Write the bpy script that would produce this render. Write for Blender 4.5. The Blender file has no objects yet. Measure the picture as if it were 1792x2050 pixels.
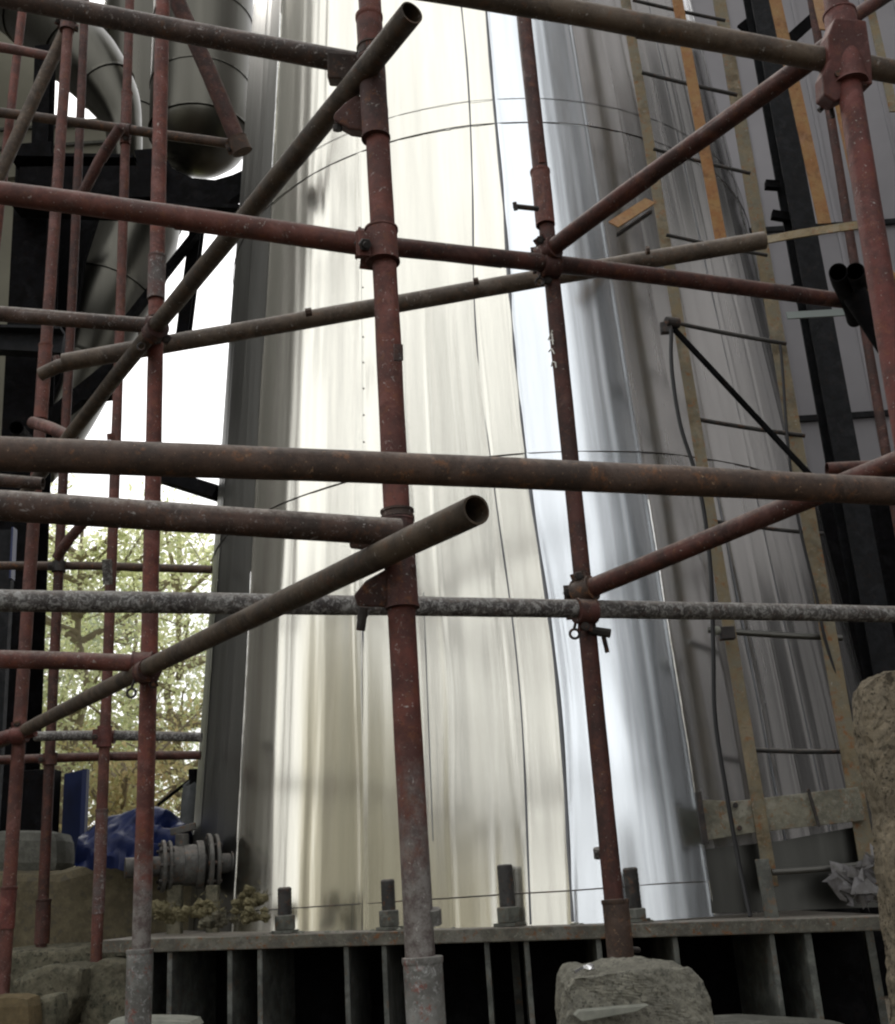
import bpy, math, random
from mathutils import Vector, Matrix, noise
rad = math.radians
scene = bpy.context.scene
C = scene.collection

# ------------------------------------------------------------------ camera, sky, sun, exposure
F_, PITCH, ROLL, CZ = 2250.0, rad(18.8), rad(3.76), 0.80
W_, H_ = 1792.0, 2050.0
X3 = Vector((1, 0, 0)); FW = Vector((0, math.cos(PITCH), math.sin(PITCH))); U3 = Vector((0, -math.sin(PITCH), math.cos(PITCH)))
RT = X3 * math.cos(ROLL) - U3 * math.sin(ROLL); UP = X3 * math.sin(ROLL) + U3 * math.cos(ROLL)
CAM = Vector((0, 0, CZ))
cam = bpy.data.cameras.new("camera"); camo = bpy.data.objects.new("camera", cam); C.objects.link(camo)
m = Matrix((RT, UP, -FW)).transposed().to_4x4(); m.translation = CAM
camo.matrix_world = m
cam.sensor_fit = 'VERTICAL'; cam.sensor_height = 24.0; cam.lens = 24.0 * F_ / H_
cam.clip_start = 0.05; cam.clip_end = 3000
cam.dof.use_dof = False
scene.camera = camo

SUN_EL, SUN_AZ = rad(50), rad(318)      # azimuth from +Y towards +X: high ahead, to the left, behind cloud
w = bpy.data.worlds.new("World"); scene.world = w; w.use_nodes = True
nt = w.node_tree; nt.nodes.clear()
sky = nt.nodes.new('ShaderNodeTexSky'); sky.sky_type = 'NISHITA'; sky.sun_disc = False
sky.sun_elevation = SUN_EL; sky.sun_rotation = SUN_AZ; sky.dust_density = 6.0; sky.ozone_density = 1.0; sky.air_density = 1.0
hs = nt.nodes.new('ShaderNodeHueSaturation'); hs.inputs['Saturation'].default_value = 0.35
bg = nt.nodes.new('ShaderNodeBackground'); bg.inputs[1].default_value = 0.15
wo = nt.nodes.new('ShaderNodeOutputWorld')
mxs = nt.nodes.new('ShaderNodeMix'); mxs.data_type = 'RGBA'; mxs.inputs[0].default_value = .72; mxs.inputs[7].default_value = (9.3, 9.2, 9.0, 1)   # even overcast over the clear-sky gradient
tcw = nt.nodes.new('ShaderNodeTexCoord'); nzw = nt.nodes.new('ShaderNodeTexNoise'); nzw.inputs['Scale'].default_value = 2.2; nzw.inputs['Detail'].default_value = 5
mrw = nt.nodes.new('ShaderNodeMapRange'); mrw.inputs['From Min'].default_value = .32; mrw.inputs['From Max'].default_value = .68; mrw.inputs['To Min'].default_value = .78; mrw.inputs['To Max'].default_value = 1.22
vmw = nt.nodes.new('ShaderNodeVectorMath'); vmw.operation = 'SCALE'; vmw.inputs[0].default_value = (9.3, 9.25, 9.2)      # cloud cover, thicker and thinner
nt.links.new(tcw.outputs['Generated'], nzw.inputs['Vector']); nt.links.new(nzw.outputs['Fac'], mrw.inputs['Value']); nt.links.new(mrw.outputs[0], vmw.inputs['Scale']); nt.links.new(vmw.outputs[0], mxs.inputs[7])
nt.links.new(sky.outputs[0], hs.inputs['Color']); nt.links.new(hs.outputs[0], mxs.inputs[6]); nt.links.new(mxs.outputs[2], bg.inputs[0]); nt.links.new(bg.outputs[0], wo.inputs[0])
sl = bpy.data.lights.new("sun", 'SUN'); sl.energy = 1.4; sl.angle = rad(14); sl.color = (1.0, 0.96, 0.9)
so = bpy.data.objects.new("sun", sl); C.objects.link(so)
sd = Vector((math.sin(SUN_AZ) * math.cos(SUN_EL), math.cos(SUN_AZ) * math.cos(SUN_EL), math.sin(SUN_EL)))
so.rotation_euler = sd.to_track_quat('Z', 'Y').to_euler()
scene.view_settings.view_transform = 'Standard'; scene.view_settings.look = 'None'
scene.view_settings.exposure = 0.36; scene.view_settings.gamma = 1.0
scene.cycles.max_bounces = 7; scene.cycles.glossy_bounces = 4; scene.cycles.diffuse_bounces = 3
scene.cycles.filter_width = 2.2

# ------------------------------------------------------------------ placement helpers
def ray(u, v): return FW + RT * ((u - W_ / 2) / F_) - UP * ((v - H_ / 2) / F_)
def dp(u, v, d): return CAM + ray(u, v) * d                       # a point at camera distance d
def at(u, v, Y):
    r = ray(u, v); return CAM + r * (Y / r.y)                     # a point on the upright plane Y metres ahead

# ------------------------------------------------------------------ mesh helpers
class MB:
    def __init__(s): s.v = []; s.f = []
    def add(s, vs, fs):
        o = len(s.v); s.v += [Vector(p) for p in vs]; s.f += [tuple(i + o for i in f) for f in fs]
    def box(s, a, b):
        x0, y0, z0 = a; x1, y1, z1 = b
        s.add([(x0,y0,z0),(x1,y0,z0),(x1,y1,z0),(x0,y1,z0),(x0,y0,z1),(x1,y0,z1),(x1,y1,z1),(x0,y1,z1)],
              [(3,2,1,0),(4,5,6,7),(0,1,5,4),(1,2,6,5),(2,3,7,6),(3,0,4,7)])
    def hexa(s, p):
        s.add(p, [(3,2,1,0),(4,5,6,7),(0,1,5,4),(1,2,6,5),(2,3,7,6),(3,0,4,7)])
    def bar(s, p0, p1, wid, th, up=None):                          # rectangular bar; wid across `side`, th along `up`
        p0 = Vector(p0); p1 = Vector(p1); a = (p1 - p0).normalized()
        up = Vector(up) if up is not None else Vector((0, -1, 0))
        sd_ = a.cross(up).normalized(); up = sd_.cross(a).normalized()
        q = []
        for p in (p0, p1):
            q += [p - sd_*wid/2 - up*th/2, p + sd_*wid/2 - up*th/2, p + sd_*wid/2 + up*th/2, p - sd_*wid/2 + up*th/2]
        s.add(q, [(3,2,1,0),(4,5,6,7),(0,1,5,4),(1,2,6,5),(2,3,7,6),(3,0,4,7)])
    def tube(s, pts, rs, n=16, cap=True, rn=0.0, seed=0):
        pts = [Vector(p) for p in pts]
        if not hasattr(rs, '__len__'): rs = [rs] * len(pts)
        t0 = (pts[1] - pts[0]).normalized()
        ref = Vector((0, 0, 1)) if abs(t0.z) < .9 else Vector((1, 0, 0))
        sd_ = t0.cross(ref).normalized(); vs = []
        for i, p in enumerate(pts):
            t = (pts[min(i+1, len(pts)-1)] - pts[max(i-1, 0)]).normalized()
            sd_ = (sd_ - t * sd_.dot(t)).normalized(); up = t.cross(sd_)
            for k in range(n):
                a = 2*math.pi*k/n; r = rs[i]
                if rn: r += rn * noise.noise(Vector((k*.9, i*.7, seed)))
                vs.append(p + (sd_*math.cos(a) + up*math.sin(a)) * r)
        fs = [(i*n+k, i*n+(k+1) % n, (i+1)*n+(k+1) % n, (i+1)*n+k) for i in range(len(pts)-1) for k in range(n)]
        if cap: fs += [tuple(range(n))[::-1], tuple((len(pts)-1)*n + k for k in range(n))]
        s.add(vs, fs)
    def pipe(s, p0, p1, r, th=.0035, n=20, rn=.0, bow=0.0, seed=0, seg=.05):    # hollow tube, open at both ends
        p0 = Vector(p0); p1 = Vector(p1); L = (p1-p0).length; a = (p1-p0)/L
        ref = Vector((0, 0, 1)) if abs(a.z) < .9 else Vector((0, 1, 0))
        sx = a.cross(ref).normalized(); sy = sx.cross(a).normalized()
        N = max(2, int(L/seg)); vs = []
        for i in range(N+1):
            c = p0 + a*L*i/N + sy*bow*math.sin(math.pi*i/N) + sx*bow*.5*math.sin(2.2*math.pi*i/N+seed)
            for k in range(n):
                an = 2*math.pi*k/n; rr = r + (rn*noise.noise(Vector((math.cos(an)*1.3, math.sin(an)*1.3, i*.35+seed*7))) if rn else 0)
                vs.append(c + (sx*math.cos(an)+sy*math.sin(an))*rr)
        for i in (0, N):
            c = p0 + a*L*i/N + sy*bow*math.sin(math.pi*i/N) + sx*bow*.5*math.sin(2.2*math.pi*i/N+seed)
            dirn = a if i == 0 else -a
            for dd in (0, min(.4, L*.45)):
                for k in range(n):
                    an = 2*math.pi*k/n; vs.append(c + dirn*dd + (sx*math.cos(an)+sy*math.sin(an))*(r-th))
        fs = [(i*n+k, (i+1)*n+k, (i+1)*n+(k+1) % n, i*n+(k+1) % n) for i in range(N) for k in range(n)]
        b = (N+1)*n
        for k in range(n):
            k2 = (k+1) % n
            fs.append((k, k2, b+k2, b+k)); fs.append((b+k, b+k2, b+n+k2, b+n+k))
            fs.append((N*n+k2, N*n+k, b+2*n+k, b+2*n+k2)); fs.append((b+2*n+k2, b+2*n+k, b+3*n+k, b+3*n+k2))
        s.add(vs, fs)
    def prism(s, poly, dirn):                                      # polygon (3-D points) extruded by the vector dirn
        poly = [Vector(p) for p in poly]; dirn = Vector(dirn); n = len(poly)
        nn = Vector((0,0,0))
        for i in range(n): nn += poly[i].cross(poly[(i+1) % n])
        if nn.dot(dirn) > 0: poly = poly[::-1]
        s.add(poly + [p + dirn for p in poly], [tuple(range(n)), tuple(range(2*n-1, n-1, -1))] +
              [(i, i+n, (i+1) % n+n, (i+1) % n) for i in range(n)])
    def ball(s, c, r, n=10, m_=7, sq=(1,1,1), rn=0.0, seed=0):
        c = Vector(c); vs = []
        for j in range(m_+1):
            th = math.pi*j/m_
            for k in range(n):
                ph = 2*math.pi*k/n; d = Vector((math.sin(th)*math.cos(ph), math.sin(th)*math.sin(ph), math.cos(th)))
                q = r*(1 + (rn*noise.noise(d*1.7+Vector((seed,0,0))) if rn else 0))
                vs.append(c + Vector((d.x*sq[0], d.y*sq[1], d.z*sq[2]))*q)
        s.add(vs, [(j*n+k, (j+1)*n+k, (j+1)*n+(k+1) % n, j*n+(k+1) % n) for j in range(m_) for k in range(n)])

def make(name, mb, mat, parent=None, org=None, smooth=False, bevel=0.0, sub=0):
    org = Vector(org) if org is not None else (parent.location.copy() if parent is not None and not parent.get('_mesh') else Vector((0,0,0)))
    me = bpy.data.meshes.new(name); me.from_pydata([v - org for v in mb.v], [], mb.f); me.update()
    me.materials.append(mat)
    if smooth:
        me.polygons.foreach_set('use_smooth', [True]*len(me.polygons))
        try: me.set_sharp_from_angle(angle=rad(40))
        except Exception: pass
    o = bpy.data.objects.new(name, me); C.objects.link(o)
    if parent is not None: o.parent = parent; o.location = org - wl(parent)
    else: o.location = org
    if bevel:
        b = o.modifiers.new('bevel', 'BEVEL'); b.width = bevel; b.segments = 2; b.limit_method = 'ANGLE'
    return o
def wl(o):                                                          # world location (nothing here is rotated)
    v = o.location.copy()
    while o.parent: o = o.parent; v += o.location
    return v
def part(name, mb, mat, parent, **k): return make(name, mb, mat, parent, org=wl(parent), **k)
used_labels = {}
def tag(o, label, cat, group=None, kind=None):
    o['label'] = label; o['category'] = cat
    if group: o['group'] = group
    if kind: o['kind'] = kind
    if label in used_labels and not group: print('DUP LABEL', label)
    used_labels[label] = 1
    return o
def thing(name, label, cat, loc, group=None):
    o = bpy.data.objects.new(name, None); C.objects.link(o); o.location = loc; o.empty_display_size = .1
    return tag(o, label, cat, group)
def struct(name, mb, mat, **k):
    o = make(name, mb, mat, **k); o['kind'] = 'structure'; return o

# ------------------------------------------------------------------ materials
class NT:
    def __init__(s, name):
        s.m = bpy.data.materials.new(name); s.m.use_nodes = True; s.t = s.m.node_tree; s.b = s.t.nodes['Principled BSDF']
        s.tc = s.n('ShaderNodeTexCoord'); oi = s.n('ShaderNodeObjectInfo')
        ad = s.n('ShaderNodeVectorMath', operation='ADD'); mu = s.n('ShaderNodeVectorMath', operation='SCALE')
        cb = s.n('ShaderNodeCombineXYZ'); s.l(oi.outputs['Random'], cb.inputs[0]); s.l(oi.outputs['Random'], cb.inputs[1])
        s.l(cb.outputs[0], mu.inputs[0]); mu.inputs['Scale'].default_value = 37.0
        s.l(s.tc.outputs['Object'], ad.inputs[0]); s.l(mu.outputs[0], ad.inputs[1]); s.co = ad.outputs[0]; s.rnd = oi.outputs['Random']
    def n(s, t, **k):
        x = s.t.nodes.new(t)
        for a, v in k.items(): setattr(x, a, v)
        return x
    def l(s, a, b): s.t.links.new(a, b)
    def noise(s, scale, det=5, rough=.6, stretch=None, dist=0):
        x = s.n('ShaderNodeTexNoise'); x.inputs['Scale'].default_value = scale; x.inputs['Detail'].default_value = det
        x.inputs['Roughness'].default_value = rough; x.inputs['Distortion'].default_value = dist
        co = s.co
        if stretch:
            mp = s.n('ShaderNodeMapping'); mp.inputs['Scale'].default_value = stretch; s.l(co, mp.inputs[0]); co = mp.outputs[0]
        s.l(co, x.inputs['Vector']); return x.outputs['Fac']
    def ramp(s, fac, lo, hi):
        x = s.n('ShaderNodeMapRange'); x.inputs['From Min'].default_value = lo; x.inputs['From Max'].default_value = hi
        s.l(fac, x.inputs['Value']); return x.outputs[0]
    def mix(s, fac, a, b):
        x = s.n('ShaderNodeMix', data_type='RGBA')
        if isinstance(fac, (int, float)): x.inputs[0].default_value = fac
        else: s.l(fac, x.inputs[0])
        for i, c in ((6, a), (7, b)):
            if isinstance(c, tuple): x.inputs[i].default_value = (*c, 1)
            else: s.l(c, x.inputs[i])
        return x.outputs[2]
    def mul(s, a, b):
        x = s.n('ShaderNodeMath', operation='MULTIPLY'); s.l(a, x.inputs[0])
        if isinstance(b, (int, float)): x.inputs[1].default_value = b
        else: s.l(b, x.inputs[1])
        return x.outputs[0]
    def bump(s, h, st, dist=.002):
        x = s.n('ShaderNodeBump'); x.inputs['Strength'].default_value = st; x.inputs['Distance'].default_value = dist
        s.l(h, x.inputs['Height']); s.l(x.outputs[0], s.b.inputs['Normal'])
    def set(s, col=None, rough=.6, metal=0.0, spec=.4):
        if isinstance(col, tuple): s.b.inputs['Base Color'].default_value = (*col, 1)
        elif col is not None: s.l(col, s.b.inputs['Base Color'])
        if isinstance(rough, (int, float)): s.b.inputs['Roughness'].default_value = rough
        else: s.l(rough, s.b.inputs['Roughness'])
        s.b.inputs['Metallic'].default_value = metal; s.b.inputs['Specular IOR Level'].default_value = spec
        return s.m

def tube_mat(name, base, second, rust=(.20, .075, .025), rust_amt=.5, splat=.0, splat_col=(.42, .41, .38), dust=.25, rough=.62, zs=None, spec=.35):
    t = NT(name)
    c = t.mix(t.ramp(t.noise(13, 7, .72), .40, .60), base, second)
    base = tuple(x*1.22 for x in base); c = t.mix(t.ramp(t.noise(13, 7, .72), .42, .58), base, second)
    c = t.mix(t.mul(t.rnd, .35), c, tuple(x*.55 + .35*sum(second)/3 for x in second))
    c = t.mix(t.mul(t.ramp(t.noise(5.5, 5, .7), .52, .66), .75), c, tuple(x*.34 + .005 for x in base))          # grimy stretches
    c = t.mix(t.mul(t.ramp(t.noise(8, 6, .75, dist=.5), .54, .62), .6), c, tuple(x*.9 + .45*sum(base)/3 + .004 for x in base))    # chalky faded paint
    c = t.mix(t.mul(t.ramp(t.noise(30, 7, .8), .55, .62), rust_amt), c, rust)
    c = t.mix(t.mul(t.ramp(t.noise(75, 5, .8), .60, .66), .8), c, tuple(x*.3 for x in base))                 # dark pits
    # pale dust and cement crumbs settled along the upper side
    ge = t.n('ShaderNodeNewGeometry'); sp = t.n('ShaderNodeSeparateXYZ'); t.l(ge.outputs['Normal'], sp.inputs[0])
    d = t.mul(t.ramp(sp.outputs[2], .15, .9), t.ramp(t.noise(60, 5, .75), .30, .60))
    c = t.mix(t.mul(d, min(1.0, dust*1.25)), c, (.33, .30, .265))
    if zs:                                                            # cement splashed over the foot of the pole
        sx = t.n('ShaderNodeSeparateXYZ'); t.l(t.tc.outputs['Object'], sx.inputs[0])
        zf = t.ramp(sx.outputs[2], zs[0], zs[1]); ad = t.n('ShaderNodeMath', operation='ADD'); t.l(zf, ad.inputs[0]); t.l(t.noise(16, 6, .75), ad.inputs[1])
        cov = t.ramp(ad.outputs[0], 1.0, .72); cv = t.mix(t.ramp(t.noise(28, 7, .8), .42, .58), (.21, .205, .19), (.085, .07, .065))
        c = t.mix(t.mul(cov, .9), c, cv)
    if splat:
        s = t.ramp(t.noise(62, 4, .8, dist=.6), .66 - .22*splat, .72 - .14*splat)
        c = t.mix(t.mul(s, .85), c, splat_col)
        s = t.ramp(t.noise(150, 3, .7), .68 - .1*splat, .72 - .1*splat)
        c = t.mix(t.mul(s, .8), c, splat_col)
    r = t.n('ShaderNodeMapRange'); r.inputs['To Min'].default_value = rough-.2; r.inputs['To Max'].default_value = rough+.2; t.l(t.noise(22, 4), r.inputs['Value'])
    t.bump(t.noise(70, 7, .78), .8, .0022)
    return t.set(c, r.outputs[0], 0.0, spec)
M = {}
M['red']    = tube_mat('red_oxide_tube', (0.132, 0.040, 0.028), (0.082, 0.032, 0.024), rust_amt=.35, splat=.12, dust=.45)
M['redz']   = tube_mat('red_tube_splashed_at_foot', (.140, .040, .028), (.085, .030, .023), rust_amt=.35, splat=.14, dust=.45, zs=(.72, 1.25))
M['redb']   = tube_mat('bright_red_tube', (0.140, 0.032, 0.024), (0.080, 0.023, 0.018), rust_amt=.3, splat=.08, dust=.3)
M['redd']   = tube_mat('dark_red_tube', (0.075, 0.024, 0.017), (0.040, 0.017, 0.013), rust_amt=.3, splat=.05, dust=.35)
M['rust']   = tube_mat('rust_brown_tube', (0.074, 0.044, 0.030), (0.048, 0.032, 0.024), rust=(0.225, 0.095, 0.035), rust_amt=.55, splat=.10, splat_col=(0.340, 0.221, 0.128), dust=.35)
M['olive']  = tube_mat('olive_brown_tube', (0.078, 0.055, 0.034), (0.046, 0.034, 0.024), rust=(0.119, 0.051, 0.021), rust_amt=.5, splat=.06, dust=.4)
M['tan']    = tube_mat('tan_weathered_tube', (0.108, 0.081, 0.057), (0.067, 0.049, 0.036), rust=(0.170, 0.076, 0.034), rust_amt=.4, splat=.12, dust=.6)
M['cement'] = tube_mat('cement_crusted_tube', (0.089, 0.083, 0.076), (0.052, 0.045, 0.044), rust=(0.136, 0.060, 0.034), rust_amt=.3, splat=.75, splat_col=(0.357, 0.357, 0.340), dust=.6)
M['plum']   = tube_mat('plum_cement_dusted_tube', (0.070, 0.040, 0.029), (0.042, 0.029, 0.023), rust_amt=.25, splat=.28, splat_col=(0.340, 0.323, 0.306), dust=1.0)
M['greysl'] = tube_mat('grey_splattered_sleeve', (0.164, 0.164, 0.151), (0.104, 0.101, 0.091), rust=(0.204, 0.051, 0.034), rust_amt=.8, splat=.45, splat_col=(0.340, 0.348, 0.340), dust=.4)
M['redgrey'] = tube_mat('red_and_cement_tube', (0.092, 0.038, 0.032), (0.096, 0.084, 0.078), rust_amt=.35, splat=.42, splat_col=(0.306, 0.297, 0.289), dust=.4)
M['coup']   = tube_mat('painted_coupler', (0.084, 0.031, 0.025), (0.046, 0.024, 0.020), rust_amt=.6, splat=.15, dust=.4)
M['coupr']  = tube_mat('red_painted_coupler', (0.133, 0.038, 0.030), (0.084, 0.027, 0.023), rust_amt=.3, splat=.08, dust=.3)
M['bolt']   = tube_mat('dark_bolt_steel', (0.034, 0.029, 0.026), (0.021, 0.019, 0.018), rust_amt=.6, dust=.3)
M['orange'] = tube_mat('orange_rusted_flat_bar', (0.20, 0.082, 0.018), (0.27, 0.15, 0.045), rust=(0.145, 0.051, 0.017), rust_amt=.7, splat=.12, splat_col=(0.357, 0.281, 0.170), dust=.2)
M['ochre']  = tube_mat('yellowed_flat_bar', (0.165, 0.120, 0.055), (0.165, 0.150, 0.100), rust=(0.212, 0.085, 0.025), rust_amt=.9, splat=.1, dust=.2)
M['green']  = tube_mat('grey_green_primer_steel', (0.104, 0.109, 0.092), (0.071, 0.073, 0.062), rust=(0.170, 0.085, 0.034), rust_amt=.8, splat=.12, splat_col=(0.272, 0.272, 0.238), dust=.25)
M['ledge']  = tube_mat('rust_stained_ledge', (.12, .115, .09), (.08, .075, .06), rust=(.16, .065, .02), rust_amt=1.0, splat=.3, splat_col=(.26,.26,.22), dust=.5)
M['cast']   = tube_mat('dirty_cast_iron', (.085, .085, .078), (.055, .053, .048), rust=(.13, .06, .025), rust_amt=.8, splat=.2, splat_col=(.2, .2, .18), dust=.4)
M['beige']  = tube_mat('beige_primer_steel', (.20, .19, .14), (.14, .135, .10), rust=(.2, .09, .03), rust_amt=.8, splat=.1, dust=.25)
M['rib']    = tube_mat('grey_green_plate', (0.115, 0.122, 0.108), (0.065, 0.070, 0.062), rust=(0.119, 0.060, 0.025), rust_amt=.6, splat=.1, splat_col=(0.238, 0.238, 0.221), dust=.3)
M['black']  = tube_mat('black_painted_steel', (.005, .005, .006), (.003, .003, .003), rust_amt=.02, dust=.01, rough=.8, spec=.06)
M['char']   = tube_mat('charcoal_steel', (.012, .013, .015), (.008, .009, .010), rust_amt=.04, dust=.04, rough=.7, spec=.18)
M['rungs']  = tube_mat('dark_rung_steel', (0.042, 0.041, 0.039), (0.024, 0.023, 0.021), rust_amt=.4, dust=.5)

def sheet_mat(name, col, rough, streak=.5):
    t = NT(name)
    c = t.mix(t.ramp(t.noise(1.2, 4, .6, (9, 9, .25)), .35, .7), col, tuple(x*.86 for x in col))
    r = t.n('ShaderNodeMapRange'); r.inputs['To Min'].default_value = rough*.8; r.inputs['To Max'].default_value = rough*1.5
    t.l(t.noise(2.0, 4, .6, (6, 6, .3)), r.inputs['Value'])
    t.bump(t.noise(1.0, 3, .5, (26, 26, .5)), streak, .0011)
    t.set(c, r.outputs[0], 1.0, .5)
    t.b.inputs['Anisotropic'].default_value = 0.0
    return t.m
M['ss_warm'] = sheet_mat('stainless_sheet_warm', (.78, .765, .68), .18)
M['ss_cool'] = sheet_mat('stainless_sheet_cool', (.74, .78, .81), .20, .2)
M['ss_grey'] = sheet_mat('stainless_sheet_grey', (.68, .68, .67), .22, .4)
M['ss_dark'] = sheet_mat('stainless_sheet_dark_reflection', (.26, .26, .245), .34, .4)  # left edge sheets coloured dark in place of a dark reflection
M['ss_dark2'] = sheet_mat('cladding_dark_reflection', (.055, .055, .05), .34, .8)
M['duct']    = sheet_mat('galvanised_duct', (.095, .092, .078), .27, .5)
M['alu']     = sheet_mat('dull_cast_metal', (.15, .148, .135), .45, .6)

def rock_mat(name, a, b, c_, sc=60, bump=.7):
    t = NT(name)
    c = t.mix(t.ramp(t.noise(sc, 6, .75), .40, .60), a, b)
    c = t.mix(t.mul(t.ramp(t.noise(sc*2.2, 3, .6), .57, .63), .9), c, c_)
    c = t.mix(t.mul(t.ramp(t.noise(sc*.35, 6, .8), .56, .62), .8), c, c_)
    c = t.mix(t.ramp(t.noise(4, 6, .7), .46, .70), c, tuple(x*.5 for x in a))
    c = t.mix(t.mul(t.ramp(t.noise(7, 6, .7, dist=.4), .55, .65), .5), c, tuple(x*1.35 for x in a))
    t.bump(t.noise(sc*.45, 10, .8), bump, .014); return t.set(c, .92, 0, .2)
M['granite'] = rock_mat('granite', (.30, .29, .235), (.19, .185, .155), (.07, .07, .06), 70)
M['graniteb'] = rock_mat('buff_granite', (.33, .28, .20), (.22, .19, .14), (.04, .036, .028), 42, 1.0)
M['stone'] = rock_mat('mossy_stone', (.17, .155, .11), (.09, .088, .062), (.04, .04, .03), 25)
M['conc'] = rock_mat('stained_concrete', (.15, .128, .08), (.10, .085, .055), (.09, .08, .06), 14, .4)
M['block'] = rock_mat('grey_block', (.14, .14, .12), (.10, .10, .085), (.09, .09, .08), 30, .4)
M['brick'] = rock_mat('buff_brick', (.17, .13, .07), (.12, .09, .05), (.12, .10, .06), 50, .4)
M['earth'] = rock_mat('bare_earth', (.09, .075, .055), (.06, .05, .036), (.06, .05, .04), 9, .8)
M['moss'] = rock_mat('dry_moss', (.19, .165, .09), (.12, .11, .06), (.26, .23, .14), 45, .9)
def flat_mat(name, a, b=None, rough=.7, sc=6, bump=.0, metal=0):
    t = NT(name); c = t.mix(t.ramp(t.noise(sc, 5, .6), .35, .7), a, b or tuple(x*.75 for x in a))
    if bump: t.bump(t.noise(sc*4, 4), bump, .003)
    return t.set(c, rough, metal, .4)
M['cream'] = flat_mat('cream_wall', (.26, .25, .19), (.21, .20, .155), .85, 1.4)
M['lilac'] = flat_mat('grey_sheet_wall', (.29, .282, .295), (.22, .215, .225), .6, .8)
M['drab'] = flat_mat('drab_plaster', (.35, .34, .345), (.28, .275, .28), .85, 1.1)
M['darkshed'] = flat_mat('dark_sheet_shed', (.27, .27, .24), (.36, .36, .33), .7, 1.3)
M['seamshade'] = flat_mat('seam_shade_grey', (.21, .22, .235), (.13, .135, .145), .6, 3)
M['brightcream'] = flat_mat('bright_cream_wall', (.82, .78, .62), (.74, .70, .55), .8, .6)
M['weld'] = flat_mat('bright_weld_metal', (.95, .95, .93), (.7, .7, .68), .22, 40, .3, metal=1)
M['palegreen'] = flat_mat('pale_green_sheet', (.22, .25, .235), (.17, .2, .19), .6, 2)
M['tarp'] = flat_mat('blue_tarpaulin', (.004, .011, .060), (.007, .018, .085), .45, 14, .5)
M['blue'] = flat_mat('blue_board', (.006, .018, .085), (.004, .010, .045), .6, 5)
M['paleobj'] = flat_mat('pale_plate', (.26, .265, .22), (.16, .165, .14), .75, 30, .2)
M['white'] = flat_mat('white_paint', (.75, .75, .70), (.6, .6, .55), .6, 60)
M['foil'] = flat_mat('crumpled_pale_wrap', (.17, .165, .17), (.08, .075, .065), .4, 30, .6)
M['cable'] = flat_mat('black_cable_jacket', (.014, .014, .015), None, .5, 20)
M['cloth'] = flat_mat('grey_cloth', (.09, .095, .095), (.06, .065, .065), .9, 18, .5)
M['bark'] = flat_mat('ochre_bark', (.42, .36, .27), (.30, .26, .2), .9, 12, .6)
def leaf_mat(name, a, b):
    t = NT(name); ge = t.n('ShaderNodeNewGeometry')
    c = t.mix(ge.outputs['Random Per Island'], a, b)
    t.set(c, .55, 0, .3)
    tr = t.n('ShaderNodeBsdfTranslucent'); t.l(c, tr.inputs[0]); mx = t.n('ShaderNodeMixShader'); mx.inputs[0].default_value = .62
    out = t.t.nodes['Material Output']; t.l(t.b.outputs[0], mx.inputs[1]); t.l(tr.outputs[0], mx.inputs[2]); t.l(mx.outputs[0], out.inputs[0]); return t.m
M['leafy'] = leaf_mat('yellow_green_leaves', (.88, .89, .60), (.66, .73, .42))
M['leafg'] = leaf_mat('grey_green_leaves', (.76, .80, .64), (.48, .56, .38))
M['leafb'] = leaf_mat('tawny_leaves', (.72, .60, .34), (.55, .54, .28))

# ------------------------------------------------------------------ ground
g = MB(); n = 60; ext = [-400, -120, -50, -25] + [x*.6 for x in range(-20, 21)] + [25, 50, 120, 400]
k = len(ext)
for yy in ext:
    for xx in ext:
        x, y = xx, yy + 6
        h = .05*noise.noise(Vector((x*.7, y*.7, 0))) if abs(x) < 20 and abs(y) < 25 else 0
        g.v.append(Vector((x, y, h - .02)))
g.f = [(j*k+i, j*k+i+1, (j+1)*k+i+1, (j+1)*k+i) for j in range(k-1) for i in range(k-1)]
struct('ground', g, M['earth'], smooth=True)

# ------------------------------------------------------------------ the clad column
AX, AY, R0, TAP = .3615, 6.2, 1.8033, .0633       # cone: radius R0 - TAP*(z-CZ)
def cone(ph, zr, off=0.0):                        # ph degrees, zr relative to the camera's height
    r = R0 - TAP*zr + off; a = rad(ph); return Vector((AX + r*math.cos(a), AY + r*math.sin(a), CZ + zr))
col = thing('clad_column', 'huge tapering stainless steel clad column rising behind the scaffold', 'column', (AX, AY, CZ-.13))
def wander(a, z):
    return (1.9 if a in (-95.2, -90.3) else .16)*noise.noise(Vector((z*.62, a, 2)))
def ripple(ph, z, sd_):
    v = Vector((ph*.115, z*.16, sd_)) if True else None
    w_ = noise.noise(v)*.0042 + noise.noise(Vector((ph*.33, z*.22, sd_+9)))*.0012 + noise.noise(Vector((ph*.8, z*.22, sd_+19)))*.00042 + noise.noise(Vector((ph*1.9, z*.35, sd_+23)))*.00006
    w_ += noise.noise(Vector((ph*.06, z*1.1, sd_+31)))*.0035      # oil-canning: slow dents up the sheet
    for (pc, wd, am, sg) in CREASES:
        d = ph - pc - 1.6*noise.noise(Vector((z*.6, pc, 2))) - .35*noise.noise(Vector((z*2.2, pc, 5)))
        if abs(d) < 3*wd: w_ += am*math.exp(-(d/wd)**2)*(.35 + .65*max(0, min(1, .5 + 1.6*noise.noise(Vector((z*.5, pc, 7))))))
    return w_
rc = random.Random(11)
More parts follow.
